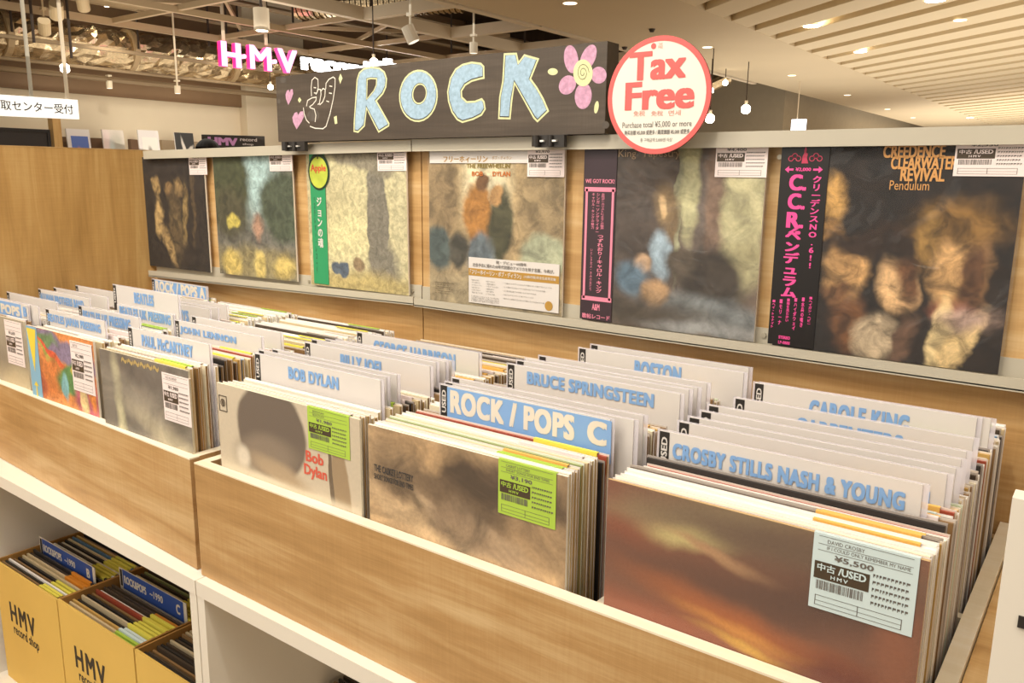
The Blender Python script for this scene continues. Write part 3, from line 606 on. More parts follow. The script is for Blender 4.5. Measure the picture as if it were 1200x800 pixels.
a_tree = art('art_tree_sky_road', '6d6a62', [(.5, .85, .3, .35, 0, .5, 'a9c3c2'), (.14, .80, .32, .42, 8, .2, '454a2f'), (.20, .52, .25, .2, 0, .5, '4d4a35'), (.88, .58, .30, .28, -12, .2, '4a5340'), (.55, .42, .06, .10, 0, .5, 'b08a72'), (.22, .46, .08, .06, 0, .3, 'c4b45a'), (.5, .12, .7, .13, 0, .5, '8e825c'), (.18, .10, .12, .12, -20, .4, 'd0b86a'), (.55, .10, .07, .13, 0, .4, 'cfb970'), (.85, .10, .12, .10, 20, .4, 'c9b26a')], warp=.05, wscale=16, grain=.12, coat=.2, wrinkle=.1, mott=.4, ms=12)
o, lc = cover((258, 320), (348.5, 330), HT, a_tree, 'green, sky blue and grey sleeve, second from the left on the display panel')
x, z = lc((316, 178)); price_tag(o, x-.002, z-.045, .085, .057, 'pink', '¥3,300', y=-.0012)
a_leaf = art('art_pale_foliage', 'c9bf96', [(.15, .55, .3, .25, 0, .8, 'b7ac84'), (.40, .40, .22, .16, 0, .8, 'd8ce9e'), (.72, .50, .105, .55, 0, .10, '7c7668'), (.78, .15, .16, .22, -6, .3, '7c7668'), (.60, .93, .5, .07, -14, .3, '8a826e'), (.5, .04, .7, .09, 0, .7, 'b5a36c'), (.36, .14, .06, .05, 0, .2, '4f5a68'), (.28, .15, .05, .05, 0, .2, '56606c'), (.52, .18, .05, .06, 40, .3, '8a7558'), (.93, .6, .08, .4, 0, .5, 'c4bb95')], warp=.05, wscale=14, grain=.12, gscale=40, coat=.2, wrinkle=.1, mott=.3, ms=22)
o, lc = cover((365, 333), (479, 346), HT, a_leaf, 'pale foliage coloured sleeve with a green side strip and round fruit emblem')
w0 = .315
b = MB(); x0, _ = lc((366, 260)); x1, _ = lc((383, 260)); b.box(x0-.001, -.0018, .004, x1, -.0010, .306); st = part('side_strip', b, mat('green_strip', '2f9460', .5), o)
x, z = lc((374, 201)); 
b = MB(); disc(b, x, z, .036, .042, -.0024, n=32); em = part('emblem', b, mat('deep_green_black', '1f3a2a', .5), o)
b = MB(); disc(b, x, z-.002, .031, .035, -.0030, n=32); part('fruit_print', b, mat('apple_green_print', 'c0cc4c', .5, noise=.2, nscale=(30, 30, 30)), em)
b = MB(); b.box(x-.003, -.0032, z+.028, x+.001, -.0028, z+.038); part('stem_print', b, BROWNBLK, em)
b = MB(); text(b, 'Apple', x-.026, z-.004, x+.026, z+.016, facing(-.0036), .02); part('lettering', b, mat('red_print', 'd9583e'), em)
b = MB(); xm, zt_ = lc((376, 231)); _, zb_ = lc((376, 290)); text(b, 'ジョンの魂', (x0+x1)/2-.006, zb_, (x0+x1)/2+.012, zt_, facing(-.0022), .03, 0, 1, True); part('lettering', b, PAPER, st)
b = MB(); text(b, '<ステレオ>・レコード', (x0+x1)/2-.016, zb_-.06, (x0+x1)/2-.011, zt_, facing(-.0022), 0, 0, 1, True); part('lettering', b, BLACK, st)
x, z = lc((443, 175)); price_tag(o, x-.002, z-.045, .085, .057, 'pink', '¥2,750', y=-.0012)
a_street = art('art_street_tan', 'b09870', [(.45, .80, .16, .35, 0, .6, 'e2d6b2'), (.10, .70, .14, .45, 3, .4, '8f7a5a'), (.90, .68, .18, .42, -3, .4, '94805f'), (.5, .05, .8, .2, 0, .7, 'a39476'), (.40, .58, .12, .22, 5, .2, 'a9763a'), (.56, .52, .09, .25, -5, .25, '4c4a34'), (.40, .34, .11, .14, 0, .3, '667076'), (.08, .36, .12, .14, 0, .25, '4f5a58'), (.24, .36, .07, .12, 0, .3, '4d4a40'), (.87, .36, .17, .13, 0, .25, 'a5a88c'), (.42, .80, .045, .06, 0, .3, '6c4d30'), (.53, .72, .05, .06, 0, .3, 'b98f5c')], warp=.05, wscale=16, grain=.10, coat=.5, mott=.4, ms=9)
o, lc = cover((504, 351), (658, 371), HT, a_street, 'tan street-toned sleeve with white strips top and bottom, in the middle of the display panel')
x0, z0 = lc((504, 190)); x1, _ = lc((663, 190)); b = MB(); b.box(x0, -.0018, z0-.002, x1-.003, -.0010, .308); s1 = part('paper_strip', b, PAPER, o)
b = MB(); a = lc((520, 187)); c = lc((572, 190)); text(b, 'フリーホィーリン', a[0], c[1]+.000, c[0], c[1]+.012, facing(-.0022), .02); a = lc((577, 182)); c = lc((600, 187)); text(b, 'ボブ・ディラン', a[0], c[1], c[0], c[1]+.007, facing(-.0022), 0); part('lettering', b, mat('gold_brown_print', 'b58a3c', .5), s1)
a = lc((547, 192)); c = lc((599, 192)); lettering(o, [("THE FREEWHEELIN'", a[0], a[1]-.008, c[0], a[1]+.001, .02)], mat('olive_brown_print', '8a7430', .5), y=-.0012)
a = lc((553, 200)); c = lc((598, 200)); lettering(o, [('BOB', a[0], a[1]-.010, a[0]+.028, a[1]-.001, .02), ('DYLAN', c[0]-.042, a[1]-.010, c[0], a[1]-.001, .02)], mat('burnt_orange_print', 'c8702c', .5), y=-.0012)
a = lc((550, 299)); c = lc((655, 367)); b = MB(); zc = lc((550, 352))[1]; b.box(a[0], -.0026, c[1], c[0], -.0014, a[1]-.003); s2 = part('paper_strip', b, PAPER, o)
W2, H2 = c[0]-a[0], a[1]-.003-c[1]
def in2(u, v): return a[0]+u*W2, c[1]+v*H2
b = MB(); p0 = in2(0, .60); p1 = in2(1, .76); b.box(p0[0], -.0030, p0[1], p1[0], -.0027, p1[1]); part('colour_band', b, mat('gold_brown_print', 'b58a3c'), s2)
b = MB()
def t2(s, u0, v0, u1, v1, bo=0, mi=0):
    p, q = in2(u0, v0), in2(u1, v1); text(b, s, p[0], p[1], q[0], q[1], facing(-.0034), bo, mi)
t2('祝・デビュー60周年', .32, .90, .66, .97, .01); t2('社会予言に揺れた60年代初頭のアメリカを映す名盤、今再び。', .05, .80, .95, .88, .01)
t2('「フリーホイーリン・ボブ・ディラン」', .02, .63, .60, .74, .03, 1); t2('(12曲収録)完全生産限定盤', .63, .65, .97, .72, .01, 1)
rr = random.Random(4)
for colu in ((.03, .17), (.20, .35), (.40, .95)):
    for k in range(6 if colu[0] < .3 else 5):
        v = .52-k*.055*(1.5 if colu[0] > .3 else 1); e = rr.uniform(.6, 1)
        t2('・'+''.join(rr.choice('のをにアイウカ北風国人曲') for _ in range(8 if colu[0] < .3 else 22)), colu[0], v-.03, colu[0]+(colu[1]-colu[0])*e, v)
for k in range(4): t2(''.join(rr.choice('のをにアイウカ北風国人曲歌') for _ in range(20)), .03, .14-.035*k, .36, .165-.035*k)
part('lettering', b, [INK, PAPER], s2)
b = MB(); p = in2(.90, .13); disc(b, p[0], p[1], .009, .009, -.0034); part('seal', b, mat('gold_brown_print', 'b58a3c'), s2)
b = MB(); 
for k in range(6): q = lc((510, 331+k*2.4)); text(b, ''.join(rr.choice('abcdefghinorst ') for _ in range(22)), q[0], q[1], q[0]+.05*rr.uniform(.7, 1), q[1]+.003, facing(-.0012))
part('lettering', b, BROWNBLK, o)
x, z = lc((619, 172)); price_tag(o, x, z-.054, .082, .062, 'pink', '¥2,970', y=-.0024)
a_win = art('art_window_dusk', '6b5c50', [(.20, .55, .35, .5, 0, .6, '4e443d'), (.70, .80, .10, .30, 0, .4, '6a5f58'), (.56, .80, .02, .5, 0, .3, '9c9a7c'), (.62, .85, .05, .35, 0, .3, 'b9b48c'), (.76, .70, .06, .42, 0, .3, '7d6656'), (.90, .72, .11, .45, 0, .25, 'b7b089'), (.93, .40, .10, .12, 0, .4, 'a79f7a'), (.49, .70, .07, .10, 0, .5, '8d7656'), (.47, .70, .025, .05, 0, .4, 'd2b183'), (.53, .60, .04, .12, -10, .5, '7d684c'), (.47, .42, .07, .14, 8, .3, '9db0bd'), (.36, .36, .05, .06, 30, .3, 'c8a684'), (.75, .30, .19, .17, -25, .25, '3c342c'), (.58, .38, .08, .08, 0, .35, '544a3e'), (.30, .28, .10, .10, 20, .4, '5b7080'), (.75, .12, .35, .08, -5, .6, '7c8182'), (.45, .20, .07, .08, -60, .4, 'b3906a'), (.3, .08, .5, .08, 0, .7, '4c4338'), (.75, .03, .3, .04, 0, .7, '8d8d8b')], warp=.05, wscale=12, grain=.10, coat=.9, wrinkle=.6, mott=.35, ms=8)
o, lc = cover((682, 374), (883, 401), HT, a_win, 'dusky sleeve with a black and pink side strip, below the round tax free sign')
x0 = lc((683, 280))[0]; x1 = lc((720, 280))[0]; b = MB(); b.box(x0-.001, -.0018, .002, x1, -.0010, .308); st = part('side_strip', b, mat('aubergine_strip', '3a2a30', .45), o)
PINK = mat('pink_print', 'e98aa2', .5)
b = MB(); p = lc((688, 219)); q = lc((719, 352)); xx0, xx1, zz1, zz0 = x0+.004, x1-.003, .235, .040; tt = .0045
for r_ in ((xx0, zz0, xx0+tt, zz1), (xx1-tt, zz0, xx1, zz1), (xx0-.002, zz1-tt, xx1+.002, zz1+.003), (xx0-.002, zz0-.003, xx1+.002, zz0+tt)): b.box(r_[0], -.0022, r_[1], r_[2], -.0019, r_[3])
text(b, 'WE GOT ROCK!', x0+.003, .245, x1-.003, .252, facing(-.0022), .02)
part('frame_print', b, PINK, st)
b = MB(); xm = (x0+x1)/2
text(b, 'つずれおり/キャロル・キング', xm-.001, .052, xm+.011, .155, facing(-.0022), .02, 0, 1, True)
text(b, '女性ボーカリストによるこの歌声', xm+.004, .165, xm+.011, .228, facing(-.0022), .01, 0, 1, True); text(b, 'シンガーソングライター', xm-.006, .160, xm+.001, .228, facing(-.0022), .01, 0, 1, True); text(b, 'キャロル・キングの魅力', xm-.015, .165, xm-.009, .228, facing(-.0022), .01, 0, 1, True)
text(b, 'いとしき女よ・きみの友だち', xm-.015, .055, xm-.010, .130, facing(-.0022), 0, 0, 1, True)
text(b, 'A&M', xm-.008, .020, xm+.008, .032, facing(-.0022), .03); text(b, '歌帖レコード', x0+.004, .004, x1-.003, .013, facing(-.0022), .02)
part('lettering', b, mat('pink_print', 'e98aa2'), st)
p = lc((725, 181)); b = MB(); text(b, 'King  Tapestry', p[0], p[1]-.008, p[0]+.115, p[1]+.008, facing(-.0012), -.005); part('lettering', b, mat('faded_gold_print', 'a5896a', .5), o)
p = lc((840, 168)); price_tag(o, p[0], p[1]-.052, .084, .058, 'pink', '¥4,400', y=-.0014)
a_night = art('art_black_gold_patches', '1f1712', [(.20, .75, .10, .12, 0, .4, 'c79a58'), (.23, .62, .06, .05, 0, .4, '8a673c'), (.33, .42, .095, .15, 0, .3, 'c39762'), (.29, .31, .06, .05, 0, .5, '6a4a30'), (.36, .55, .12, .06, 0, .5, '2a1c14'), (.35, .16, .07, .12, 0, .6, '6b4527'), (.56, .38, .09, .15, 0, .3, 'd0a878'), (.60, .42, .05, .12, 0, .5, '6e4a30'), (.53, .56, .13, .10, 0, .4, '2b1d14'), (.80, .44, .11, .20, 4, .3, 'c49a66'), (.86, .42, .06, .18, 4, .5, '5f4029'), (.80, .66, .17, .10, 0, .6, '7d5c2e'), (.66, .58, .05, .12, 0, .5, '8a6a38'), (.80, .27, .09, .05, 0, .6, '7a4230'), (.48, .10, .10, .10, 20, .4, 'b7a284'), (.76, .13, .05, .20, -4, .3, 'd6bd8a'), (.84, .12, .05, .18, -24, .35, 'cdb07c'), (.60, .10, .04, .14, -10, .5, '5a4232'), (.85, .24, .10, .05, 10, .9, 'a58a7c')], warp=.07, wscale=14, grain=.10, coat=.9, wrinkle=.6, mott=.6, ms=9)
o, lc = cover((905, 404), (1169, 439), HT, a_night, 'black and gold sleeve with hot pink Japanese side strip, rightmost on the display panel', edge='3a2f28')
HOT = mat('hot_pink_print', 'f04f9c', .45)
x0 = lc((908, 300))[0]; x1 = lc((972, 260))[0]; x1 = x0+.070; b = MB(); b.box(x0-.001, -.0018, .002, x1, -.0010, .308); st = part('side_strip', b, mat('black_strip', '17110f', .4), o)
b = MB(); F = facing(-.0022)
def L(q): return lc(q)
text(b, 'C.', x0+.014, .240, x0+.040, .264, F, .045); text(b, 'C.', x0+.014, .212, x0+.040, .236, F, .045); text(b, 'R.', x0+.014, .184, x0+.040, .208, F, .045)
text(b, 'ペンデュラム', x0+.014, .078, x0+.038, .180, F, .05, 0, 1, True); text(b, '/', x0+.018, .177, x0+.034, .184, F, .02)
text(b, 'クリーデンスNO.6!!', x0+.048, .125, x0+.062, .262, F, .03, 0, 1, True)
text(b, '¥2,000', x0+.022, .268, x0+.045, .274, F, .03)
b.flat([[(x0+.006, .271), (x0+.012, .276), (x0+.012, .2725), (x0+.019, .2725), (x0+.019, .2695), (x0+.012, .2695), (x0+.012, .266)]], F)
b.flat([[(x0+.062, .271), (x0+.056, .266), (x0+.056, .2695), (x0+.048, .2695), (x0+.048, .2725), (x0+.056, .2725), (x0+.056, .276)]], F)
for i, s in enumerate(('■ヘイ・トゥナイト', '■モリーナ', '■雨を見たかい', '■ハイダウェイ', '■水兵の嘆き', '■ヘイガン・ヘビー')): text(b, s, x0+.002+i*.0112, .022+.006*(i % 3)+.006, x0+.007+i*.0112, .072+.002*i, F, .03, 0, 1, True)
text(b, 'STEREO', x0+.016, .012, x0+.034, .017, F, .04); text(b, 'LP-8888', x0+.016, .004, x0+.034, .009, F, .02)
part('lettering', b, HOT, st)
b = MB(); RED = mat('dull_red_print', 'c03a5a', .5)
b.flat([[(x0+.030, .280), (x0+.040, .280), (x0+.0375, .288), (x0+.0385, .294), (x0+.036, .296), (x0+.0365, .301), (x0+.0345, .304), (x0+.033, .300), (x0+.033, .295), (x0+.031, .290)]], F)
for sx in (-1, 1):
    for k in range(3):
        cxx = x0+.035+sx*(.010+.0055*k); disc(b, cxx, .287+.004*(k % 2), .0042, .0042, -.0022, holes=.72)
part('emblem', b, RED, st)
GOLD = mat('gold_serif_print', 'd39a5a', .45)
b = MB()
for s, q0, q1, hh in (('CREEDENCE', (1036, 171), (1108, 180), .016), ('CLEARWATER', (1045, 184), (1122, 194), .016), ('REVIVAL', (1056, 198), (1107, 208), .016)):
    p, q = L(q0), L(q1); text(b, s, p[0], (p[1]+q[1])/2-.011, q[0], (p[1]+q[1])/2+.007, facing(-.0012), .035)
p, q = L((1043, 213)), L((1089, 219)); text(b, 'Pendulum', p[0], p[1]-.011, q[0], p[1]+.002, facing(-.0012), 0)
part('lettering', b, GOLD, o)
p = L((1121, 167)); price_tag(o, p[0], p[1]-.044, .083, .056, 'pink', '¥2,530', y=-.0014)

# ================================================================== CHALK SIGN
SY = -.034
loc = (.53, -.02, .326)
sg = empty('chalk_sign', loc, 'long black chalkboard sign reading ROCK on top of the display panel', 'sign')
Q = lambda q: on('y', SY, q)
tl, bl, br, trr = Q((323, 90)), Q((323, 166)), Q((715, 152)), Q((712, 48))
zb0, zt0, zt1 = .3275, .470, .4745
b = MB(loc); b.hexa([(tl.x, SY, zb0), (trr.x, SY, zb0), (trr.x+.001, SY+.038, zb0), (tl.x, SY+.038, zb0), (tl.x, SY, tl.z), (trr.x, SY, trr.z), (trr.x, SY+.038, trr.z), (tl.x, SY+.038, tl.z)])
part('board', b, wood('blackboard_wood', '3f352c', '4d4237', '62564a', rough=.6), sg)
CHB = mat('blue_chalk', '9fb9cc', .9, noise=.16, nscale=(160, 160, 160)); CHY = mat('cream_chalk', 'd9d8a6', .9, noise=.1, nscale=(120, 120, 120)); CHP = mat('pink_chalk', 'c798b2', .9, noise=.18, nscale=(160, 160, 160)); CHW = mat('white_chalk', 'e6dfd2', .9); CHK = mat('black_line', '332d29', .7); SM = mat('chalk_smudge', '5c544c', .9, noise=.2, nscale=(60, 60, 60))
def zA(p): return (320+p[0]/5.4545, 60+p[1]/5.4545)
def zBq(p): return (520+p[0]/5.4545, 40+p[1]/5.4545)
def toS(z, pts): return [(Q(z(p)).x, Q(z(p)).z) for p in pts]
def off(P, d):
    """offset a simple polygon outward by d"""
    n = len(P); A = sum(P[i][0]*P[(i+1) % n][1]-P[(i+1) % n][0]*P[i][1] for i in range(n)); s = 1 if A > 0 else -1; R = []
    for i in range(n):
        a, b_, c = Vector(P[i-1]), Vector(P[i]), Vector(P[(i+1) % n]); e1 = (b_-a).normalized(); e2 = (c-b_).normalized()
        n1 = Vector((e1.y, -e1.x))*s; n2 = Vector((e2.y, -e2.x))*s; m = (n1+n2); 
        if m.length < .2: m = n1
        m = m/m.length/max(.6, abs((m/m.length).dot(n1))); R.append((b_.x+m.x*d, b_.y+m.y*d))
    return R
def letter(ch, z, outer, hole=None):
    P = toS(z, outer); H = toS(z, hole) if hole else None
    r_ = []
    for (d, y, m, nm) in ((0, -.0004, CHY, 'chalk_outline'), (-.0035, -.0007, CHK, 'black_line'), (-.0046, -.0010, CHB, 'chalk_fill')):
        b = MB(loc); dd = off(P, d); L_ = [dd]
        if nm == 'chalk_fill' : dd = [(a+.0004, c+.0008) for a, c in dd]; L_ = [dd]
        if H: L_.append(off(H, -d*.8)[::-1])
        b.flat(L_, facing(SY+y)); r_.append((nm, b, m))
    root = part('chalk_letter', r_[0][1], CHY, sg); root['label'] = 'hand-drawn blue letter %s outlined in cream' % ch
    for nm, b, m in r_[1:]: part(nm, b, m, root)
letter('R', zA, [(515, 515), (517, 440), (527, 300), (535, 180), (550, 135), (580, 108), (625, 97), (680, 103), (715, 130), (730, 175), (725, 230), (705, 275), (665, 318), (745, 460), (743, 480), (675, 522), (645, 465), (600, 372), (588, 480), (545, 522)], [(605, 183), (625, 178), (660, 180), (658, 215), (643, 250), (602, 300)])
el = lambda cx, cy, rx, ry, rot=0, n=26: [(cx+rx*math.cos(t)*math.cos(rot)-ry*math.sin(t)*math.sin(rot), cy+rx*math.cos(t)*math.sin(rot)+ry*math.sin(t)*math.cos(rot)) for t in [2*math.pi*k/n for k in range(n)]]
letter('O', zA, el(930, 285, 124, 168, .06), el(937, 272, 40, 58, .15))
letter('C', zBq, [(180, 175), (240, 183), (260, 205), (262, 285), (235, 290), (180, 305), (140, 330), (118, 365), (120, 400), (150, 428), (200, 425), (245, 408), (262, 430), (270, 480), (245, 520), (190, 548), (120, 568), (85, 550), (50, 500), (28, 430), (22, 370), (40, 280), (75, 220), (120, 190)])
letter('K', zBq, [(385, 122), (468, 118), (480, 175), (515, 128), (612, 155), (560, 285), (600, 340), (640, 410), (675, 492), (600, 565), (575, 540), (455, 322), (440, 420), (428, 545), (348, 543), (355, 400), (375, 300)])
b = MB(loc)
for i, e in enumerate((el(815, 160, 45, 90, -.12), el(925, 150, 45, 88, .4), el(992, 262, 50, 54), el(893, 395, 54, 84, .08), el(792, 325, 52, 64, .5))): b.flat([toS(zBq, e)], facing(SY-.0004-.00008*i))
fl = part('chalk_flower', b, CHP, sg); fl['label'] = 'pink chalk flower with cream centre'
b = MB(loc); b.flat([toS(zBq, el(892, 248, 62, 86))], facing(SY-.0010)); fc = part('flower_centre', b, CHY, fl)
def stroke(b, pts, wd, y):
    P = [Vector(p) for p in pts]
    for i in range(len(P)-1):
        a, c = P[i], P[i+1]; d = (c-a)
        if d.length < 1e-6: continue
        d.normalize(); n = Vector((-d.y, d.x))*wd; e = d*wd*.6
        b.poly([(q.x, y-1e-6*i, q.y) for q in (a-n-e, c-n+e, c+n+e, a+n-e)])
b = MB(loc)
sp = [(892+22*(.3+t*.12)*math.cos(t), 248+34*(.3+t*.12)*math.sin(t)) for t in [k*.5 for k in range(26)]]
stroke(b, toS(zBq, sp), .0004, SY-.0014); part('spiral_line', b, CHK, fc)
b = MB(loc)
for z, e in ((zBq, el(698, 240, 32, 22)), (zBq, el(977, 467, 14, 40, .15)), (zA, [(170, 294), (182, 312), (170, 330), (159, 312)]), (zA, [(432, 142), (445, 172), (430, 210), (420, 175)]), (zA, [(390, 420), (408, 412), (412, 462), (396, 466)])): b.flat([toS(z, e)], facing(SY-.0005))
part('chalk_dot', b, CHY, sg)
heart = [(0, .30), (-.12, .48), (-.32, .42), (-.45, .15), (-.36, -.12), (0, -.55), (.34, -.10), (.48, .22), (.36, .52), (.14, .50)]
for cx_, cy_, w_, h_ in ((103, 292, 52, 95), (158, 440, 78, 108)):
    b = MB(loc); b.flat([toS(zA, [(cx_+a*w_+(c*.15*w_), cy_-c*h_) for a, c in heart])], facing(SY-.0005)); part('chalk_heart', b, CHP, sg)
b = MB(loc)
for s_ in ([(247, 285), (245, 230), (250, 185), (268, 167), (288, 180), (290, 230), (282, 265), (275, 275)], [(283, 262), (290, 243), (305, 245), (308, 275), (297, 335), (288, 340)], [(308, 255), (320, 238), (335, 245), (332, 290), (318, 325), (300, 342)],
           [(338, 240), (340, 205), (358, 180), (385, 165), (398, 175), (397, 230), (385, 310), (365, 400), (340, 480), (320, 495), (270, 492), (238, 480)], [(215, 350), (222, 315), (250, 298), (278, 293), (275, 315), (255, 340), (235, 355), (240, 362), (265, 370), (275, 410), (270, 450)],
           [(195, 362), (200, 400), (215, 440), (232, 458)], [(262, 232), (275, 234)], [(264, 266), (276, 268)], [(362, 222), (378, 225)], [(360, 267), (376, 270)], [(343, 318), (358, 323)]):
    stroke(b, toS(zA, s_), .0011, SY-.0006)
part('chalk_hand', b, CHW, sg)
for z, e in ((zA, el(258, 410, 38, 38)), (zBq, el(1035, 580, 22, 24)), (zA, el(65, 185, 20, 18)), (zA, el(38, 320, 10, 14)), (zA, el(775, 95, 22, 12))):
    b = MB(loc); b.flat([toS(z, e)], facing(SY-.00025)); part('chalk_smudge', b, SM, sg)
# clips
for i, (xa, xb, lab) in enumerate(((.128, .196, 'black double clip under the left end of the ROCK sign'), (.822, .884, 'black double clip under the right end of the ROCK sign'))):
    l = ((xa+xb)/2, -.04, .318); r = empty('sign_clip', l, lab, 'clip', 'black clips on the top rail')
    b = MB(l); b.box(xa, -.0445, .306, xb, -.0355, .3265); b.box(xa, -.0355, .3264, xb, .0, .3274); part('clip_body', b, BLACK, r)
    b = MB(l); b.tube([(xa+.006, -.050, .307), (xa+.006, -.050, .326)], .007, 12); b.tube([(xa+.035, -.047, .307), (xa+.035, -.047, .326)], .005, 12); part('clip_knuckle', b, BLACK, r, True)
    b = MB(l)
    for u in (.30, .72): b.box(xa+(xb-xa)*u-.004, -.0505, .315, xa+(xb-xa)*u+.004, -.0450, .318)
    part('rivet', b, mat('shiny_rivet', 'f0ece4', .2, metal=.6), r)

# ================================================================== TAX FREE SIGN
TC = Vector((1.0675, -.060, .3815)); RAD = .0905
r = empty('round_sign', TC, 'round white sign with red rim reading Tax Free, standing on the top rail', 'sign')
def ring(ro, ri, y0, y1, m, name, par):
    b = MB(TC); n = 64; c = [(math.cos(2*math.pi*k/n), math.sin(2*math.pi*k/n)) for k in range(n)]
    for k in range(n):
        a, e = c[k], c[(k+1) % n]
        def p(R_, q, y): return (TC.x+R_*q[0], y, TC.z+R_*q[1])
        b.poly((p(ri, a, y0), p(ro, a, y0), p(ro, e, y0), p(ri, e, y0))[::1]); b.poly((p(ro, a, y0), p(ro, a, y1), p(ro, e, y1), p(ro, e, y0)))
        b.poly((p(ri, a, y1), p(ri, e, y1), p(ro, e, y1), p(ro, a, y1)))
        if ri > 0: b.poly((p(ri, a, y0), p(ri, e, y0), p(ri, e, y1), p(ri, a, y1)))
    return part(name, b, m, par)
RDM = mat('coral_red_print', 'e0605c', .5)
ring(.0895, .0001, -.0600, -.0560, mat('white_sign_board', 'e4ded2', .4), 'disc', r); ring(.0895, .0815, -.0604, -.0560, RDM, 'rim', r)
b = MB(TC); F = facing(-.0606)
def TT2(s, px0, py0, px1, py1, bo, bb=b):
    """rectangle from the 750x800 detail view (5 px per photo px)"""
    A = on('y', -.0604, (700+px0/5, 30+py0/5)); B = on('y', -.0604, (700+px1/5, 30+py1/5)); text(bb, s, A.x, B.z, B.x, A.z, F, bo)
TT2('Tax', 190, 160, 518, 305, .036); TT2('Free', 166, 335, 566, 482, .036)
part('lettering', b, RDM, r)
b = MB(TC); TT2('免税', 212, 500, 278, 530, -.004, b); TT2('免稅', 316, 500, 384, 528, -.004, b); TT2('면세', 418, 496, 488, 526, -.004, b); part('lettering', b, mat('faded_red_print', 'd8907e', .5), r)
b = MB(TC); TT2('Purchase total ¥5,000 or more', 148, 566, 552, 594, .0, b); TT2('购买总额 ¥5,000 或更多 / 購買總額 ¥5,000 或更多', 160, 615, 540, 634, .01, b); TT2('총 구매금액 5,000엔 이상', 252, 660, 438, 680, .0, b); part('lettering', b, INK, r)
b = MB(TC); A = on('y', -.0604, (766, 54)); disc(b, A.x, A.z, .0045, .0045, -.0606); part('emblem', b, RDM, r)
b = MB(TC); TT2('TAX', 358, 100, 384, 112, 0, b); TT2('FREE', 358, 118, 384, 132, 0, b); part('lettering', b, mat('faded_red_print', 'd8907e'), r)
b = MB(TC); b.box(1.062, -.0558, .300, 1.073, -.0520, .330); b.box(1.062, -.0558, .3265, 1.073, -.018, .3285); part('bracket', b, ACRYL, r)

# ================================================================== CARDBOARD CRATES
def crate(i, xl, xr, yf, yb, zt, label, divs, seed, n0):
    loc = ((xl+xr)/2, (yf+yb)/2, -1.03); r = empty('cardboard_crate', loc, label, 'crate', 'yellow cardboard crates on the shelf')
    z0 = -1.0295; t = .005
    def P(name, *bx, m=CARD):
        b = MB(loc); b.box(*bx); return part(name, b, m, r)
    P('front_wall', xl, yf, z0, xr, yf+t, zt); P('back_wall', xl, yb-t, z0, xr, yb, zt)
    P('side_wall', xl, yf+t, z0, xl+t, yb-t, zt, m=CARDIN); P('side_wall', xr-t, yf+t, z0, xr, yb-t, zt, m=CARDIN); P('bottom_wall', xl+t, yf+t, z0, xr-t, yb-t, z0+t)
    b = MB(loc); F = facing(yf-.0004); cx_ = (xl+xr)/2-.022
    text(b, 'HMV', cx_-.080, zt-.146, cx_+.056, zt-.092, F, .03, spacing=1.25); text(b, 'record shop', cx_-.070, zt-.184, cx_+.066, zt-.150, F, .015)
    part('lettering', b, BLACK, r)
    rr = random.Random(seed); y = yf+.012; ds = []; nr = 0
    for (yd, letter_, lab) in divs:
        ds.append(yd); zt_ = zt+.028; x0, x1 = xl+.012, xr-.030
        rd = empty('divider_card', ((x0+x1)/2, yd, -1.02), lab, 'divider card', 'blue divider cards in the crates'); L_ = rd.location.copy()
        b = MB(L_); b.box(x0, yd, -1.02, x1, yd+.0015, zt_); part('insert', b, PAPER2, rd)
        b = MB(L_); b.box(x0+.004, yd-.0006, zt_-.045, x0+.013, yd-.0001, zt_-.003); part('used_strip', b, BLACK, rd)
        b = MB(L_); b.box(x0+.016, yd-.0006, zt_-.050, x1-.012, yd-.0001, zt_-.001); part('colour_band', b, BLUED, rd)
        b = MB(L_); F = facing(yd-.0009); text(b, 'ROCK&POPS', x0+.022, zt_-.034, x0+.120, zt_-.014, F, .04); text(b, '~1990', x0+.135, zt_-.032, x0+.190, zt_-.014, F, .02); text(b, letter_, x1-.040, zt_-.036, x1-.024, zt_-.012, F, .04); part('lettering', b, PAPER2, rd)
    while y < yb-.012:
        if any(-.010 < y-d < .003 for d in ds): y += .004; continue
        k = rr.choices(range(12), weights=[2, 3, 4, 2, 6, 2, 2, 1, 2, 6, 1, 1])[0]
        o = link('vinyl_record', RMC[k], (xl+.009+rr.uniform(-.001, .003), y, -1.019+rr.uniform(-.003, .004)))
        c = 'yellow' if y < (ds[0] if ds else -9)-.035 else 'ochre'
        if ds and y > ds[0]: c = 'yellow'
        if i == 1 and y < yf+.045: c = 'lime' if y < yf+.028 else 'blue'
        if i == 2: c = None
        if rr.random() < .2: c = None
        if c: link('price_tag', TC3[c], (0, 0, 0), o)
        nr += 1
        tag(o, '%s record, %d%s from the front in %s' % (jack(k), nr, {1: 'st', 2: 'nd', 3: 'rd', 21: 'st', 22: 'nd', 23: 'rd', 31: 'st'}.get(nr, 'th'), n0), 'record', 'records in the cardboard crates'); count[0] += 1
        y += .0092*rr.uniform(.8, 1.3)
    return r
def recmc(pal):
    f, s, tp = pal; b = MB(); b.box(0, 0, 0, .306, .0045, .306, 0); me = b.mesh('vinyl_record', [MATS['jacket_'+f]]); return me
RMC = [recmc(p) for p in PL]
def tmc(c):
    b = MB(); b.box(.205, -.0007, .24, .298, -.0002, .3062); b.box(.205, -.0007, .3062, .298, .0052, .3070); return b.mesh('price_tag', TAGC[c])
TC3 = {c: tmc(c) for c in TAGC}
crate(0, -.503, -.174, -.505, -.185, -.706, 'leftmost yellow cardboard crate of records on the white shelf', [(-.400, 'B', 'blue divider with letter B in the leftmost crate'), (-.275, 'A', 'blue divider with letter A in the leftmost crate')], 21, 'the leftmost cardboard crate')
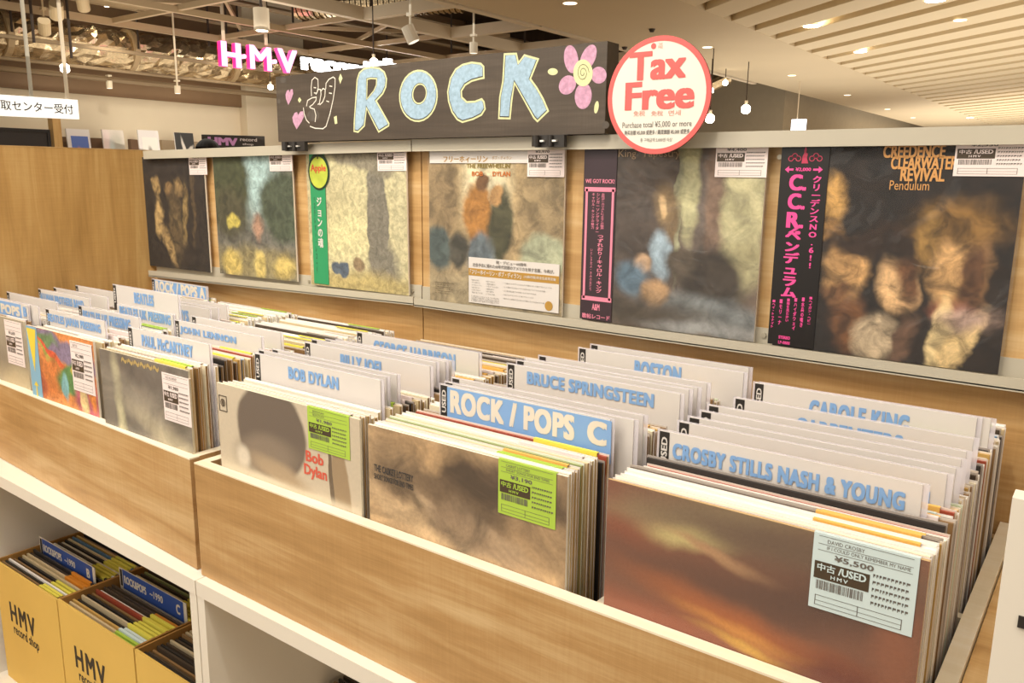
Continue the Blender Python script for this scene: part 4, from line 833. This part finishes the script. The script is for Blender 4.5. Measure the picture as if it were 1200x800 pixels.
crate(1, -.168, .158, -.505, -.185, -.702, 'middle yellow cardboard crate of records on the white shelf', [(-.365, 'C', 'blue divider with letter C in the middle crate')], 22, 'the middle cardboard crate')
crate(2, .164, .483, -.505, -.185, -.702, 'right-hand yellow cardboard crate, mostly hidden by the shelf upright', [], 23, 'the right-hand cardboard crate')
for k in range(7):
    o = link('vinyl_record', RMC[(4, 9, 2, 9, 4, 0, 9)[k]], (.545, -.335+k*.0125, -1.0295)); tag(o, '%s record, %s from the front in the right white shelf unit' % (jack((4, 9, 2, 9, 4, 0, 9)[k]), ('first', 'second', 'third', 'fourth', 'fifth', 'sixth', 'seventh')[k]), 'record', 'few records in the right shelf unit')
print('records', count[0])

# ================================================================== BACKGROUND
WM = mat('warm_white_paint', 'e2d2b8', .6); GM = mat('galvanised_steel', '8f7a5c', .5, metal=.3); DK = mat('dark_rod', '3a2c20', .6); EM = mat('lamp_glow', 'fff4dc', .5, emit=9)
# ceiling grid
BG = mat('beige_bar_paint', 'b89f7c', .6)
gr = empty('ceiling_grid', (-5, 5, 1.8), 'pale metal lighting grid hung below the bare ceiling slab', 'grid')
for y in (2.2, 3.45, 4.7, 6.0, 7.3, 8.6, 9.9):
    b = MB((-5, 5, 1.8)); b.box(-4.62, y-.04, 1.75, -3.36, y+.04, 1.86); part('cross_beam', b, WM, gr)
    b = MB((-5, 5, 1.8)); b.box(-7.15, y-.022, 1.77, -4.62, y+.022, 1.82); part('thin_cross_beam', b, BG, gr)
for x, hw, h in ((-3.42, .04, .12), (-4.62, .04, .12), (-5.82, .022, .06), (-7.02, .022, .07)):
    b = MB((-5, 5, 1.8)); b.box(x-hw, 1.0, 1.747, x+hw, 12, 1.747+h); part('long_beam', b, WM if hw > .03 else BG, gr)
for a, c in (((-7.0, 2.3, 1.9), (-5.8, 3.9, 1.9)), ((-6.9, 4.9, 1.92), (-5.0, 3.3, 1.92)), ((-6.4, 5.4, 1.95), (-4.7, 7.2, 1.95)), ((-7.1, 6.6, 1.9), (-5.2, 5.6, 1.9)), ((-5.7, 2.6, 2.0), (-4.5, 4.6, 2.0))):
    b = MB((-5, 5, 1.8)); b.bar(a, c, .03, .04); part('diagonal_brace', b, BG, gr)
for x in (-4.62, -5.82, -7.02):
    for y in (2.2, 4.7, 7.3, 9.9):
        b = MB((-5, 5, 1.8)); b.tube([(x, y+.1, 1.86), (x, y+.1, 2.9)], .012, 6); part('hanger_rod', b, DK, gr)
# ducts and pipes
FOIL = mat('crinkled_foil', 'cdb792', .22, metal=.85, bump=.4, nscale=(30, 30, 30), noise=.15)
b = MB((-7.58, 4, 1.6)); rq = random.Random(5); nr_, ns = 150, 22; G_ = []
for i in range(nr_):
    y = -1+i*.075; row = []
    for k in range(ns):
        t = 2*math.pi*k/ns; q = 1+rq.uniform(-.11, .11)-(.10 if i % 14 == 0 else 0)
        row.append((-7.60+.20*math.cos(t)*q, y+rq.uniform(-.02, .02), 1.60+.205*math.sin(t)*q))
    G_.append(row)
for i in range(nr_-1):
    for k in range(ns): b.poly((G_[i][k], G_[i][(k+1) % ns], G_[i+1][(k+1) % ns])); b.poly((G_[i][k], G_[i+1][(k+1) % ns], G_[i+1][k]))
fd = tag(link('foil_duct', b.mesh('foil_duct', FOIL), b.o), 'crinkled silver foil air duct running along the far wall', 'duct')
for yy in (1.3, 2.6, 3.9, 5.2, 6.5):
    b = MB((-7.58, 4, 1.6)); b.tube([(-7.60, yy-.03, 1.60), (-7.60, yy+.03, 1.60)], .232, 20); part('duct_band', b, mat('beige_band', 'b79c74', .5), fd)
    b = MB((-7.58, 4, 1.6)); b.tube([(-7.36, yy, 1.60), (-7.36, yy, 2.9)], .012, 6); part('hanger_rod', b, DK, fd)
b = MB((-5.4, 5.5, 2.1)); rq = random.Random(9)
for i in range(60): b.tube([(-6.0+i*.03, 5.0+i*.012, 2.08), (-6.0+i*.03+.022, 5.0+i*.012+.009, 2.08)], .135+.012*(i % 2), 18)
tag(link('spiral_duct', b.mesh('spiral_duct', FOIL, False), b.o), 'ribbed metal duct behind the white ceiling light', 'duct')
for i, (q, y, z0) in enumerate((((40, 50), 2.55, 1.30), ((84, 68), 2.85, 1.28), ((245, 54), 4.6, 1.40))):
    P = on('y', y, q); b = MB(P); b.tube([P, (P.x, P.y, 2.9)], .014, 6); tag(link('dark_rod', b.mesh('dark_rod', DK), P), ('dark hanging rod left of the pale spotlights', 'dark hanging rod right of the white hanging rod', 'dark hanging rod left of the pink letters')[i], 'rod')
for k, (x, z, r_) in enumerate(((-7.0, 1.5, .02), (-6.7, 2.15, .035), (-6.2, 2.3, .03))):
    b = MB((x, 4, z)); b.tube([(x, -1, z), (x, 9.9, z)], r_, 8); tag(link('pipe', b.mesh('pipe', GM, True), b.o), ('beige conduit in front of the foil duct', 'upper beige pipe under the slab, nearer the far wall', 'upper beige pipe under the slab, nearer the lit letters')[k], 'pipe')
b = MB((-4, 11, 1.6)); b.tube([(-7, 10.5, 1.45), (-6, 10.6, 1.36), (-5, 10.8, 1.40), (-4.2, 11.2, 1.55), (-3.7, 11.6, 1.85)], .12, 14); tag(link('flexible_duct', b.mesh('flexible_duct', FOIL, True), b.o), 'silver flexible duct beside the right edge of the tax free sign', 'duct')
fx = bpy.data.objects['flexible_duct']
for x_, y_, z_ in ((-6, 10.6, 1.46), (-5, 10.8, 1.50)): b = MB((-4, 11, 1.6)); b.tube([(x_, y_, z_), (x_, y_, 2.9)], .012, 6); part('hanger_rod', b, DK, fx)
b = MB((-6.5, 4, 2)); b.box(-7.3, 2.9, 1.98, -6.4, 3.9, 2.25); ac = tag(link('ceiling_unit', b.mesh('ceiling_unit', mat('beige_metal', 'bfa680', .6)), b.o), 'flat beige ceiling air unit above the duct', 'air unit')
b = MB((-6.5, 4, 2)); b.box(-7.2, 3.0, 1.972, -6.5, 3.8, 1.98); part('grille', b, mat('unit_face', 'c9b38c', .6), ac)
for k, (x, z, rr_) in enumerate(((-7.25, 1.33, .018), (-7.5, 1.26, .03), (-7.2, 2.0, .03))):
    b = MB((x, 4, z)); b.tube([(x, -1, z), (x, 9, z)], rr_, 8); tag(link('pipe', b.mesh('pipe', GM, True), b.o), ('thin grey pipe just below the foil duct', 'thicker grey pipe beside the far wall below the duct', 'grey pipe above the foil duct')[k], 'pipe')
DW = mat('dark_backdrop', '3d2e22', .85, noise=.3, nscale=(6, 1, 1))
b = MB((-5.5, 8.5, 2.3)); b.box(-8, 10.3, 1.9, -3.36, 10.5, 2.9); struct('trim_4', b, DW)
# lights
def lamp_px(px, z, r_, lab, name='downlight', cat='light', group=None, h=.05, body=WM, glow=EM):
    P = on('z', z, px); l = (P.x, P.y, z); o = empty(name, l, lab, cat, group)
    b = MB(l); b.tube([(P.x, P.y, z+.004), (P.x, P.y, z+h)], r_, 20); part('housing', b, body, o, False)
    b = MB(l); b.tube([(P.x, P.y, z-.001), (P.x, P.y, z+.0035)], r_*.82, 20); part('lamp_face', b, glow, o); return o
EMS = mat('soft_lamp_glow', 'ffecc8', .5, emit=2.2)
G = 'recessed lights in the smooth soffit'
for q, r_, d_ in (((668, 4), .075, 'largest, above the chalk sign'), ((829, 55.5), .07, 'just right of the tax free sign'), ((928, 88.5), .07, 'above the small lit exit sign'), ((993, 111.5), .07, 'in the middle of the far row'), ((1040, 128), .07, 'second smallest of the far row'), ((1070, 138), .07, 'smallest and farthest')):
    lamp_px(q, 1.7495, r_, 'flush soffit light, '+d_, group=G, h=.02, glow=EMS)
G = 'bright lights in the slatted ceiling'
for q, r_, d_ in (((951, 31), .095, 'above the tax free sign side, left one'), ((1008, 61), .085, 'below and right of the first'), ((1096, 1), .095, 'at the top edge of the photo'), ((1125, 24), .07, 'dimmer one near the top right'), ((1137, 138), .09, 'lowest one, just above the rail')):
    lamp_px(q, 1.7475, r_, 'bright slatted-ceiling light, '+d_, group=G, h=.004, glow=EM if q[0] != 1125 else EMS)
P = on('z', 1.75, (1187, 87)); 
# cylinder pendant
l = on('y', 3.1, (307, 36)); z = l.z
o = empty('pendant_light', l, 'white cylindrical ceiling light above the pink lit letters', 'light'); b = MB(l); b.tube([(l.x, l.y, z), (l.x, l.y, z+.17)], .062, 24); part('housing', b, WM, o, True)
b = MB(l); b.tube([(l.x, l.y, z-.003), (l.x, l.y, z-.0005)], .045, 24); part('lamp_face', b, EM, o)
b = MB(l); b.tube([(l.x, l.y, z+.17), (l.x, l.y, 2.9)], .01, 8); part('hanger_rod', b, DK, o)
# track spots
def trackspot(q, y, tilt, lab, s=.075, c='d2b98f'):
    P = on('y', y, q); o = empty('track_spotlight', P, lab, 'spotlight', 'track spotlights on the ceiling grid'); M_ = mat('spot_'+c, c, .5)
    b = MB(P); b.tube([(P.x, P.y, P.z+s*.9), (P.x, P.y, 2.9 if P.x > -7.1 else P.z+s*2.2)], .010, 8); b.box(P.x-.03, P.y-.02, P.z+s*2.1, P.x+.03, P.y+.02, P.z+s*2.5); part('arm', b, M_, o)
    b = MB((0, 0, 0)); b.tube([(0, 0, -s), (0, 0, s)], s*.8, 16); h = part('lamp_head', b, M_, o); h.rotation_euler = tilt
    b = MB(); b.tube([(0, 0, -s-.002), (0, 0, -s)], s*.68, 16); part('lamp_face', b, mat('lamp_front', 'f4ead6', .4, emit=.8), h); return o
trackspot((66, 12), 2.6, (.5, .7, .3), 'beige track spotlight at the upper left, higher of a tilted pair'); trackspot((52, 31), 2.7, (.5, .7, .3), 'beige track spotlight at the upper left, lower of a tilted pair', .07)
trackspot((97, 3), 2.8, (.6, .6, .3), 'beige track spotlight cut by the top edge of the photo', .07)
trackspot((128, 99), 3.6, (0, 0, 0), 'tiny pale spotlight below the duct, left of the lit letters', .04, 'e0d2b4'); trackspot((208, 105), 4.0, (0, 0, 0), 'tiny pale spotlight below the duct, further right', .04, 'e0d2b4')
trackspot((481, 40), 4.2, (.25, -.35, 0), 'white track spotlight above the letter O of the chalk sign', .07, 'f2ead8'); trackspot((555, 56), 5.2, (0, 0, 0), 'white spotlight just above the chalk sign', .05, 'f2ead8')
for q, y, s, lab in (((125, 2), 3.6, .05, 'round glowing bulb at the top edge, left part'), ((76, 80), 2.7, .04, 'small glowing bulb crossed by the white hanging rod'), ((317, 102), 5.4, .032, 'small glowing lamp left of the chalk sign'), ((438, 73), 4.2, .035, 'small glowing bulb on top of the letter R'), ((833, 106), 9, .035, 'glowing bulb by the right edge of the tax free sign, upper'), ((874, 128), 9.5, .055, 'brightest bulb in the dark gap right of the tax free sign'), ((832, 139), 8.2, .05, 'glowing bulb by the right edge of the tax free sign, lower'), ((850, 97), 10, .035, 'small bulb high in the dark gap right of the tax free sign')):
    P = on('y', y, q); b = MB(P); b.tube([(P.x, P.y, P.z-s), (P.x, P.y, P.z-s*.6), (P.x, P.y, P.z+s*.6), (P.x, P.y, P.z+s)], [s*.5, s, s, s*.5], 14)
    o = tag(link('bulb', b.mesh('bulb', EM, True), P), lab, 'light', 'bare glowing bulbs overhead'); b = MB(P); b.tube([(P.x, P.y, P.z+s), (P.x, P.y, P.z+s*2)], s*.4, 8); part('socket', b, WM, o); b = MB(P); b.tube([(P.x, P.y, P.z+s*2), (P.x, P.y, 2.9)], .006, 6); part('cord', b, DK, o)
# lit letters sign
HX = -6.0
l = on('x', HX, (300, 70)); hs = empty('lit_letter_sign', l, 'hanging lit sign with three pink capitals and white lower-case words', 'sign')
def LX(z0q, z1q, s, m, nm, bo=.05, dpt=.06):
    A = on('x', HX, z0q); B = on('x', HX, z1q)
    b = MB(l); F = lambda a, c: (HX, a, c); text(b, s, A.y, B.z, B.y, A.z, F, bo); n0 = len(b.f)
    Fb = [tuple(f) for f in b.f]; nv = len(b.v)
    b.v += [(x-dpt, y_, z_) for x, y_, z_ in b.v[:nv]]
    ec = {}
    for f in Fb:
        for i in range(len(f)):
            e = (f[i], f[(i+1) % len(f)]); ec[frozenset(e)] = ec.get(frozenset(e), 0)+1
    for f in Fb:
        b.f.append(tuple(i+nv for i in reversed(f))); b.m.append(0); b.uv.append([(0, 0)]*len(f))
        for i in range(len(f)):
            e = (f[i], f[(i+1) % len(f)])
            if ec[frozenset(e)] == 1: b.f.append((e[1], e[0], e[0]+nv, e[1]+nv)); b.m.append(1); b.uv.append([(0, 0)]*4)
    return part(nm, b, m, hs)
PKE = mat('pink_letter_glow', 'ffb4e6', .5, emit=.9); PKS = mat('magenta_letter_side', 'f0408c', .5, emit=.7); WHE = mat('white_letter_glow', 'ffffff', .5, emit=3)
LX((258.5, 47.5), (283.5, 80), 'H', [PKE, PKS], 'lit_letter', .04); LX((292, 52), (319, 83.5), 'M', [PKE, PKS], 'lit_letter', .025); LX((325, 56), (349, 87), 'V', [PKE, PKS], 'lit_letter', .03)
LX((354, 60), (434, 92), 'record', [WHE, WHE], 'lit_letter', .05, dpt=.03); LX((440, 66), (500, 95), 'shop', [WHE, WHE], 'lit_letter', .06)
for q in ((287, 66), (323, 72)):
    P = on('x', HX, q); b = MB(l); b.tube([(HX, P.y, P.z), (HX-.05, P.y, P.z)], .022, 12); part('lit_dot', b, PKE, hs)
for q in ((262, 48), (312, 53)):
    P = on('x', HX-.03, q); b = MB(l); b.tube([(HX-.03, P.y, P.z), (HX-.03, P.y, 2.9)], .018, 8); part('hanging_rod', b, WM, hs)
# banner
A = on('x', HX, (0, 112.5)); B = on('x', HX, (91, 117)); C = on('x', HX, (91, 139.5)); y0 = A.y-.42
l = ((HX), 2.0, .8); bn = empty('hanging_sign', l, 'white hanging sign with black Japanese lettering at the left edge', 'sign')
b = MB(l); b.hexa([(HX, y0, .705), (HX, B.y, C.z), (HX-.05, B.y, C.z), (HX-.05, y0, .705), (HX, y0, .88), (HX, B.y, B.z), (HX-.05, B.y, B.z), (HX-.05, y0, .88)]); part('board', b, mat('lit_white_sign', 'fbf7ee', .5, emit=.55), bn)
b = MB(l); A1 = on('x', HX, (0, 120)); B1 = on('x', HX, (85, 120)); A2 = on('x', HX, (85, 134.5)); text(b, '買取センター受付', A1.y-.083, A2.z+.004, B1.y, B1.z-.02, lambda a, c: (HX+.002, a, c), .008); part('lettering', b, BLACK, bn)
for q, m in (((37, 114), RAIL), ((79, 116), WM)):
    P = on('x', HX-.02, q); b = MB(l); b.tube([(HX-.02, P.y, .86), (HX-.02, P.y, 2.9)], .017, 8); part('hanging_rod', b, m, bn)
# wall shelf with sleeves
for qa, qb, c, lab in (((70, 160), (121, 162), '6a4e36', 'dark brown strip on the far wall behind the blue sleeve'), ((153, 163), (165, 164), '6a4e36', 'short dark brown strip on the far wall behind the white sleeve'), ((190, 164), (232, 166), 'a08c70', 'greyish strip on the far wall behind the black and white sleeve')):
    A, B = on('x', -7.93, qa), on('x', -7.93, qb); b = MB((-7.96, A.y, .4)); b.hexa([(-7.998, A.y, .252), (-7.93, A.y, .252), (-7.93, B.y, .252), (-7.998, B.y, .252), (-7.998, A.y, A.z), (-7.93, A.y, A.z), (-7.93, B.y, B.z), (-7.998, B.y, B.z)])
    tag(link('wall_panel_strip', b.mesh('wall_panel_strip', mat('strip_'+c, c, .6)), b.o), lab, 'wall panel', 'strips on the far wall')
b = MB((-7.85, 3.5, .2)); b.box(-7.93, 2.6, .22, -7.70, 6.0, .25); tag(link('wall_shelf', b.mesh('wall_shelf', WM), b.o), 'narrow white shelf on the far wall holding upright sleeves', 'shelf')
arts = [art('art_blue_dusk', '5f74b4', [(.5, .2, .6, .3, 0, .8, '8a7f96'), (.4, .45, .12, .2, 0, .5, 'b9828a')], grain=.05, coat=.2), art('art_pearl', 'd8cdbf', [(.2, .6, .2, .5, 10, .6, 'e6d3cc'), (.65, .6, .3, .3, 0, .6, 'b7b2a2'), (.4, .3, .15, .4, 0, .6, 'c4d0cc')], grain=.1, coat=.2), art('art_white_grey_mark', 'e4dfd4', [(.5, .5, .14, .22, 25, .4, '9a9488')], grain=.04, coat=.2), art('art_black_white_mark', '3c3a38', [(.5, .45, .09, .45, 20, .3, 'cfc6ba'), (.6, .55, .35, .06, 20, .3, 'bdb4a8')], grain=.1, coat=.2)]
for i, (qa, qb, m, lab, fr) in enumerate((((77, 150.5), (104, 151), 0, 'white framed blue sleeve on the far wall shelf, leftmost', True), ((119, 151.5), (144, 152), 1, 'pearly pale sleeve on the far wall shelf, second from left', False), ((161, 152), (185, 153.5), 2, 'white sleeve with small grey mark on the far wall shelf', True), ((204, 155), (226, 156.5), 3, 'black and white sleeve on the far wall shelf, rightmost', False))):
    X = -7.72; A = on('x', X, qa); B = on('x', X, qb); w_ = B.y-A.y
    b = MB((X, A.y, .25)); z1 = A.z; tl_ = .05
    # leaning sleeve: a thin slab facing +x
    b.poly([(X+tl_, A.y, .2505), (X+tl_, B.y, .2505), (X, B.y, z1), (X, A.y, z1)], 0 if not fr else 1, [(0, 0), (1, 0), (1, 1), (0, 1)])
    for P4 in ([(X+tl_-.02, B.y, .2505), (X+tl_-.02, A.y, .2505), (X-.02, A.y, z1), (X-.02, B.y, z1)], [(X, A.y, z1), (X, B.y, z1), (X-.02, B.y, z1), (X-.02, A.y, z1)], [(X+tl_, A.y, .2505), (X, A.y, z1), (X-.02, A.y, z1), (X+tl_-.02, A.y, .2505)], [(X+tl_, B.y, .2505), (X+tl_-.02, B.y, .2505), (X-.02, B.y, z1), (X, B.y, z1)]): b.poly(P4, 1)
    o = tag(link('record_sleeve', b.mesh('record_sleeve', [arts[m], PAPER]), b.o), lab, 'record sleeve', 'sleeves on the far wall shelf')
    if fr:
        b = MB((X, A.y, .25)); k = .16; h = z1-.2505
        def pt(u, v): return (X+tl_*(1-v)+.002, A.y+u*w_, .2505+v*h)
        b.poly([pt(k, .12), pt(1-k*.6, .12), pt(1-k*.6, .84), pt(k, .84)], 0, [(0, 0), (1, 0), (1, 1), (0, 1)]); part('picture', b, arts[m], o)
# board sign with shop name on the far side
SX = -6.4; A = on('x', SX, (238.5, 157.5)); B = on('x', SX, (310, 159.5)); 
b = MB((SX, A.y, .4)); b.hexa([(SX, A.y, .35), (SX, B.y, .35), (SX-.04, B.y, .35), (SX-.04, A.y, .35), (SX, A.y, A.z), (SX, B.y, B.z), (SX-.04, B.y, B.z), (SX-.04, A.y, A.z)])
sb_ = tag(link('shop_name_board', b.mesh('shop_name_board', BLACK), (SX, A.y, .4)), 'black name board with pink and white lettering behind the display panel', 'sign')
b = MB((SX, A.y, .4)); F = lambda a, c: (SX+.003, a, c); q0, q1 = on('x', SX, (243, 159)), on('x', SX, (278.5, 171)); text(b, 'HMV', q0.y, q1.z, q1.y, q0.z-.01, F, .05); part('lettering', b, mat('lilac_print', 'c78fc4', .5), sb_)
b = MB((SX, A.y, .4)); q0, q1 = on('x', SX, (281, 161)), on('x', SX, (301, 166)); text(b, 'record', q0.y, q1.z, q1.y, q0.z, F, .02); q0, q1 = on('x', SX, (284, 167.5)), on('x', SX, (297, 171)); text(b, 'shop', q0.y, q1.z, q1.y, q0.z, F, .02); part('lettering', b, PAPER, sb_)
b = MB((SX, A.y, ZB)); b.box(SX-.45, A.y-.1, ZB, SX+.02, B.y+.1, .349); cc = tag(link('service_counter', b.mesh('service_counter', WM), (SX, A.y, ZB)), 'pale service counter carrying the black name board', 'counter')
# left: dark screen and wood post
X = -7.2; A = on('x', X, (58, 152)); A0 = on('x', X, (-60, 146)); 
b = MB((X, 2, .4)); b.box(X-.05, A0.y, .10, X, A.y, A.z); o = tag(link('dark_screen', b.mesh('dark_screen', mat('black_screen', '2d2a2c', .3)), b.o), 'wide dark screen at the left behind the end panel', 'screen')
b = MB((X, 2, .4)); b.box(X, A0.y, A.z-.03, X+.012, A.y, A.z); b.box(X, A.y-.03, .10, X+.012, A.y, A.z-.03); part('bezel', b, mat('bezel_black', '1e1b1c', .4), o)
b = MB((X-.05, 2, ZB)); b.box(X-.10, A0.y, ZB, X+.10, A.y, .0995); tag(link('low_cabinet', b.mesh('low_cabinet', OAKV), b.o), 'low oak cabinet carrying the dark screen', 'cabinet')
A = on('x', X, (58, 120)); B = on('x', X, (69, 120)); b = MB((X, A.y, ZB)); b.box(X-.1, A.y+.01, ZB, X, B.y, .98); tag(link('wood_post', b.mesh('wood_post', wood('post_oak', 'b58a4e', 'caa264', 'd8b57c', axis='z')), b.o), 'pale wooden post right of the dark screen', 'post')
# exit sign
P = on('y', 12.0, (935.5, 146)); b = MB(P); b.box(P.x-.11, P.y, P.z-.16, P.x+.11, P.y+.04, P.z+.08); o = tag(link('exit_sign', b.mesh('exit_sign', mat('pale_blue_glow', 'eaf4ff', .5, emit=2.5)), P), 'small glowing white and blue sign just above the rail', 'sign')
b = MB(P); b.tube([(P.x-.03, P.y+.02, P.z+.08), (P.x-.03, P.y+.02, 1.75)], .008, 6); part('hanging_rod', b, WM, o)
b = MB(P); b.box(P.x-.03, P.y-.004, P.z-.05, P.x+.03, P.y-.001, P.z+.02); part('symbol', b, mat('pale_blue_symbol', '9fc0ff', .5, emit=1.2), o)
for q, lab in (((764, 34), 'dark ceiling sensor above the tax free sign'), ((732, 55), 'dark ceiling sensor left of the tax free sign')):
    P = on('z', 1.7495, q); b = MB(P); b.tube([P, P-Vector((0, 0, .03))], [.035, .02], 12); tag(link('ceiling_sensor', b.mesh('ceiling_sensor', DK), P), lab, 'sensor', 'ceiling sensors')

# ================================================================== PERSON seen only by the top of the head
def person(P, face, h=1.57):
    foot = Vector((P.x, P.y, -ZO)); k = h/1.70
    J = {'pelvis': (0, 0, .93), 'waist': (0, 0, 1.06), 'chest': (0, -.01, 1.27), 'neck': (0, 0, 1.42), 'head0': (0, .01, 1.50), 'head1': (0, .01, 1.60)}
    V = []; R = []; E = []
    def add(p, r_, par=None):
        V.append(Vector(p)*k); R.append(r_*k); 
        if par is not None: E.append((par, len(V)-1))
        return len(V)-1
    pe = add((0, 0, .93), .135); wa = add((0, 0, 1.08), .115, pe); ch = add((0, 0, 1.28), .135, wa); ne = add((0, 0, 1.43), .055, ch); hd = add((0, -.015, 1.53), .080, ne); ht = add((0, -.01, 1.615), .078, hd)
    for s in (-1, 1):
        sh = add((s*.165, 0, 1.36), .062, ch); el_ = add((s*.21, .01, 1.10), .042, sh); wr = add((s*.20, -.13, .93), .028, el_); hn = add((s*.19, -.20, .92), .030, wr)
        for f_ in range(4): a = add((s*(.17+.014*f_), -.25, .915), .0095, hn); add((s*(.17+.014*f_), -.285-.006*(f_ in (1, 2)), .90), .008, a)
        a = add((s*.160, -.205, .905), .010, hn); add((s*.150, -.235, .89), .009, a)
        hp = add((s*.09, 0, .86), .098, pe); kn = add((s*.10, -.02, .48), .060, hp); an = add((s*.10, .01, .09), .040, kn); add((s*.105, -.13, .035), .035, an)
    me = bpy.data.meshes.new('body'); me.from_pydata(V, E, [])
    me.materials.append(mat('grey_clothes', '6b6a6c', .8))
    root = empty('person', foot, 'person with short black hair standing behind the display panel', 'person')
    o = link('body', me, (0, 0, 0), root); o.rotation_euler = (0, 0, face)
    sk = o.modifiers.new('skin', 'SKIN'); sv = me.skin_vertices[0].data
    for i, r_ in enumerate(R): sv[i].radius = (r_, r_); sv[i].use_root = (i == 0)
    o.modifiers.new('sub', 'SUBSURF').levels = 1
    bpy.context.view_layer.update(); ev = bpy.data.meshes.new_from_object(o.evaluated_get(bpy.context.evaluated_depsgraph_get())); o.modifiers.clear()
    ev.materials.clear(); ev.materials.append(mat('grey_clothes', '6b6a6c')); ev.materials.append(mat('skin', 'd8a884', .6)); ev.materials.append(mat('dark_trousers', '33343a', .8))
    for p in ev.polygons:
        p.use_smooth = True; c = p.center/k; p.material_index = 1 if (c.z > 1.42 or (abs(c.x) > .13 and c.y < -.10 and c.z < 1.0)) else (2 if c.z < .93 else 0)
    o.data = ev
    def blob(name, c, r3, m, par, n=14, cut=None):
        b = MB(); 
        for i in range(n):
            for j in range(n):
                t0, t1 = math.pi*i/n, math.pi*(i+1)/n; a0, a1 = 2*math.pi*j/n, 2*math.pi*(j+1)/n
                if cut is not None and math.cos(t1) < cut and (math.sin((a0+a1)/2) < -.2 or math.cos(t1) < cut-.7): continue
                q = [(c[0]+r3[0]*math.sin(t)*math.cos(a), c[1]+r3[1]*math.sin(t)*math.sin(a), c[2]+r3[2]*math.cos(t)) for t, a in ((t0, a0), (t1, a0), (t1, a1), (t0, a1))]; b.poly(q)
        return part(name, b, m, par, True)
    blob('hair', (0, 0*k, 1.60*k), (.096*k, .108*k, .105*k), mat('black_hair', '1b1716', .6), o, 16, .35)
    for s in (-1, 1): blob('eye', (s*.032*k, -.086*k, 1.585*k), (.012*k, .008*k, .008*k), PAPER, o, 8); blob('ear', (s*.083*k, 0, 1.57*k), (.012*k, .022*k, .032*k), mat('skin', 'd8a884'), o, 8)
    blob('nose', (0, -.100*k, 1.55*k), (.012*k, .018*k, .024*k), mat('skin', 'd8a884'), o, 8); blob('mouth', (0, -.086*k, 1.505*k), (.024*k, .008*k, .008*k), mat('lip_tone', 'b06a5c', .6), o, 8)
P = on('y', 2.19, (243, 163)); person(P, math.radians(40), h=(P.z+ZO))

# ------------------------------------------------------------------ lift the working frame so that the floor is z = 0
for o in list(S.objects):
    if o.parent is None and o.type in ('MESH', 'EMPTY'): o.location.z += ZO
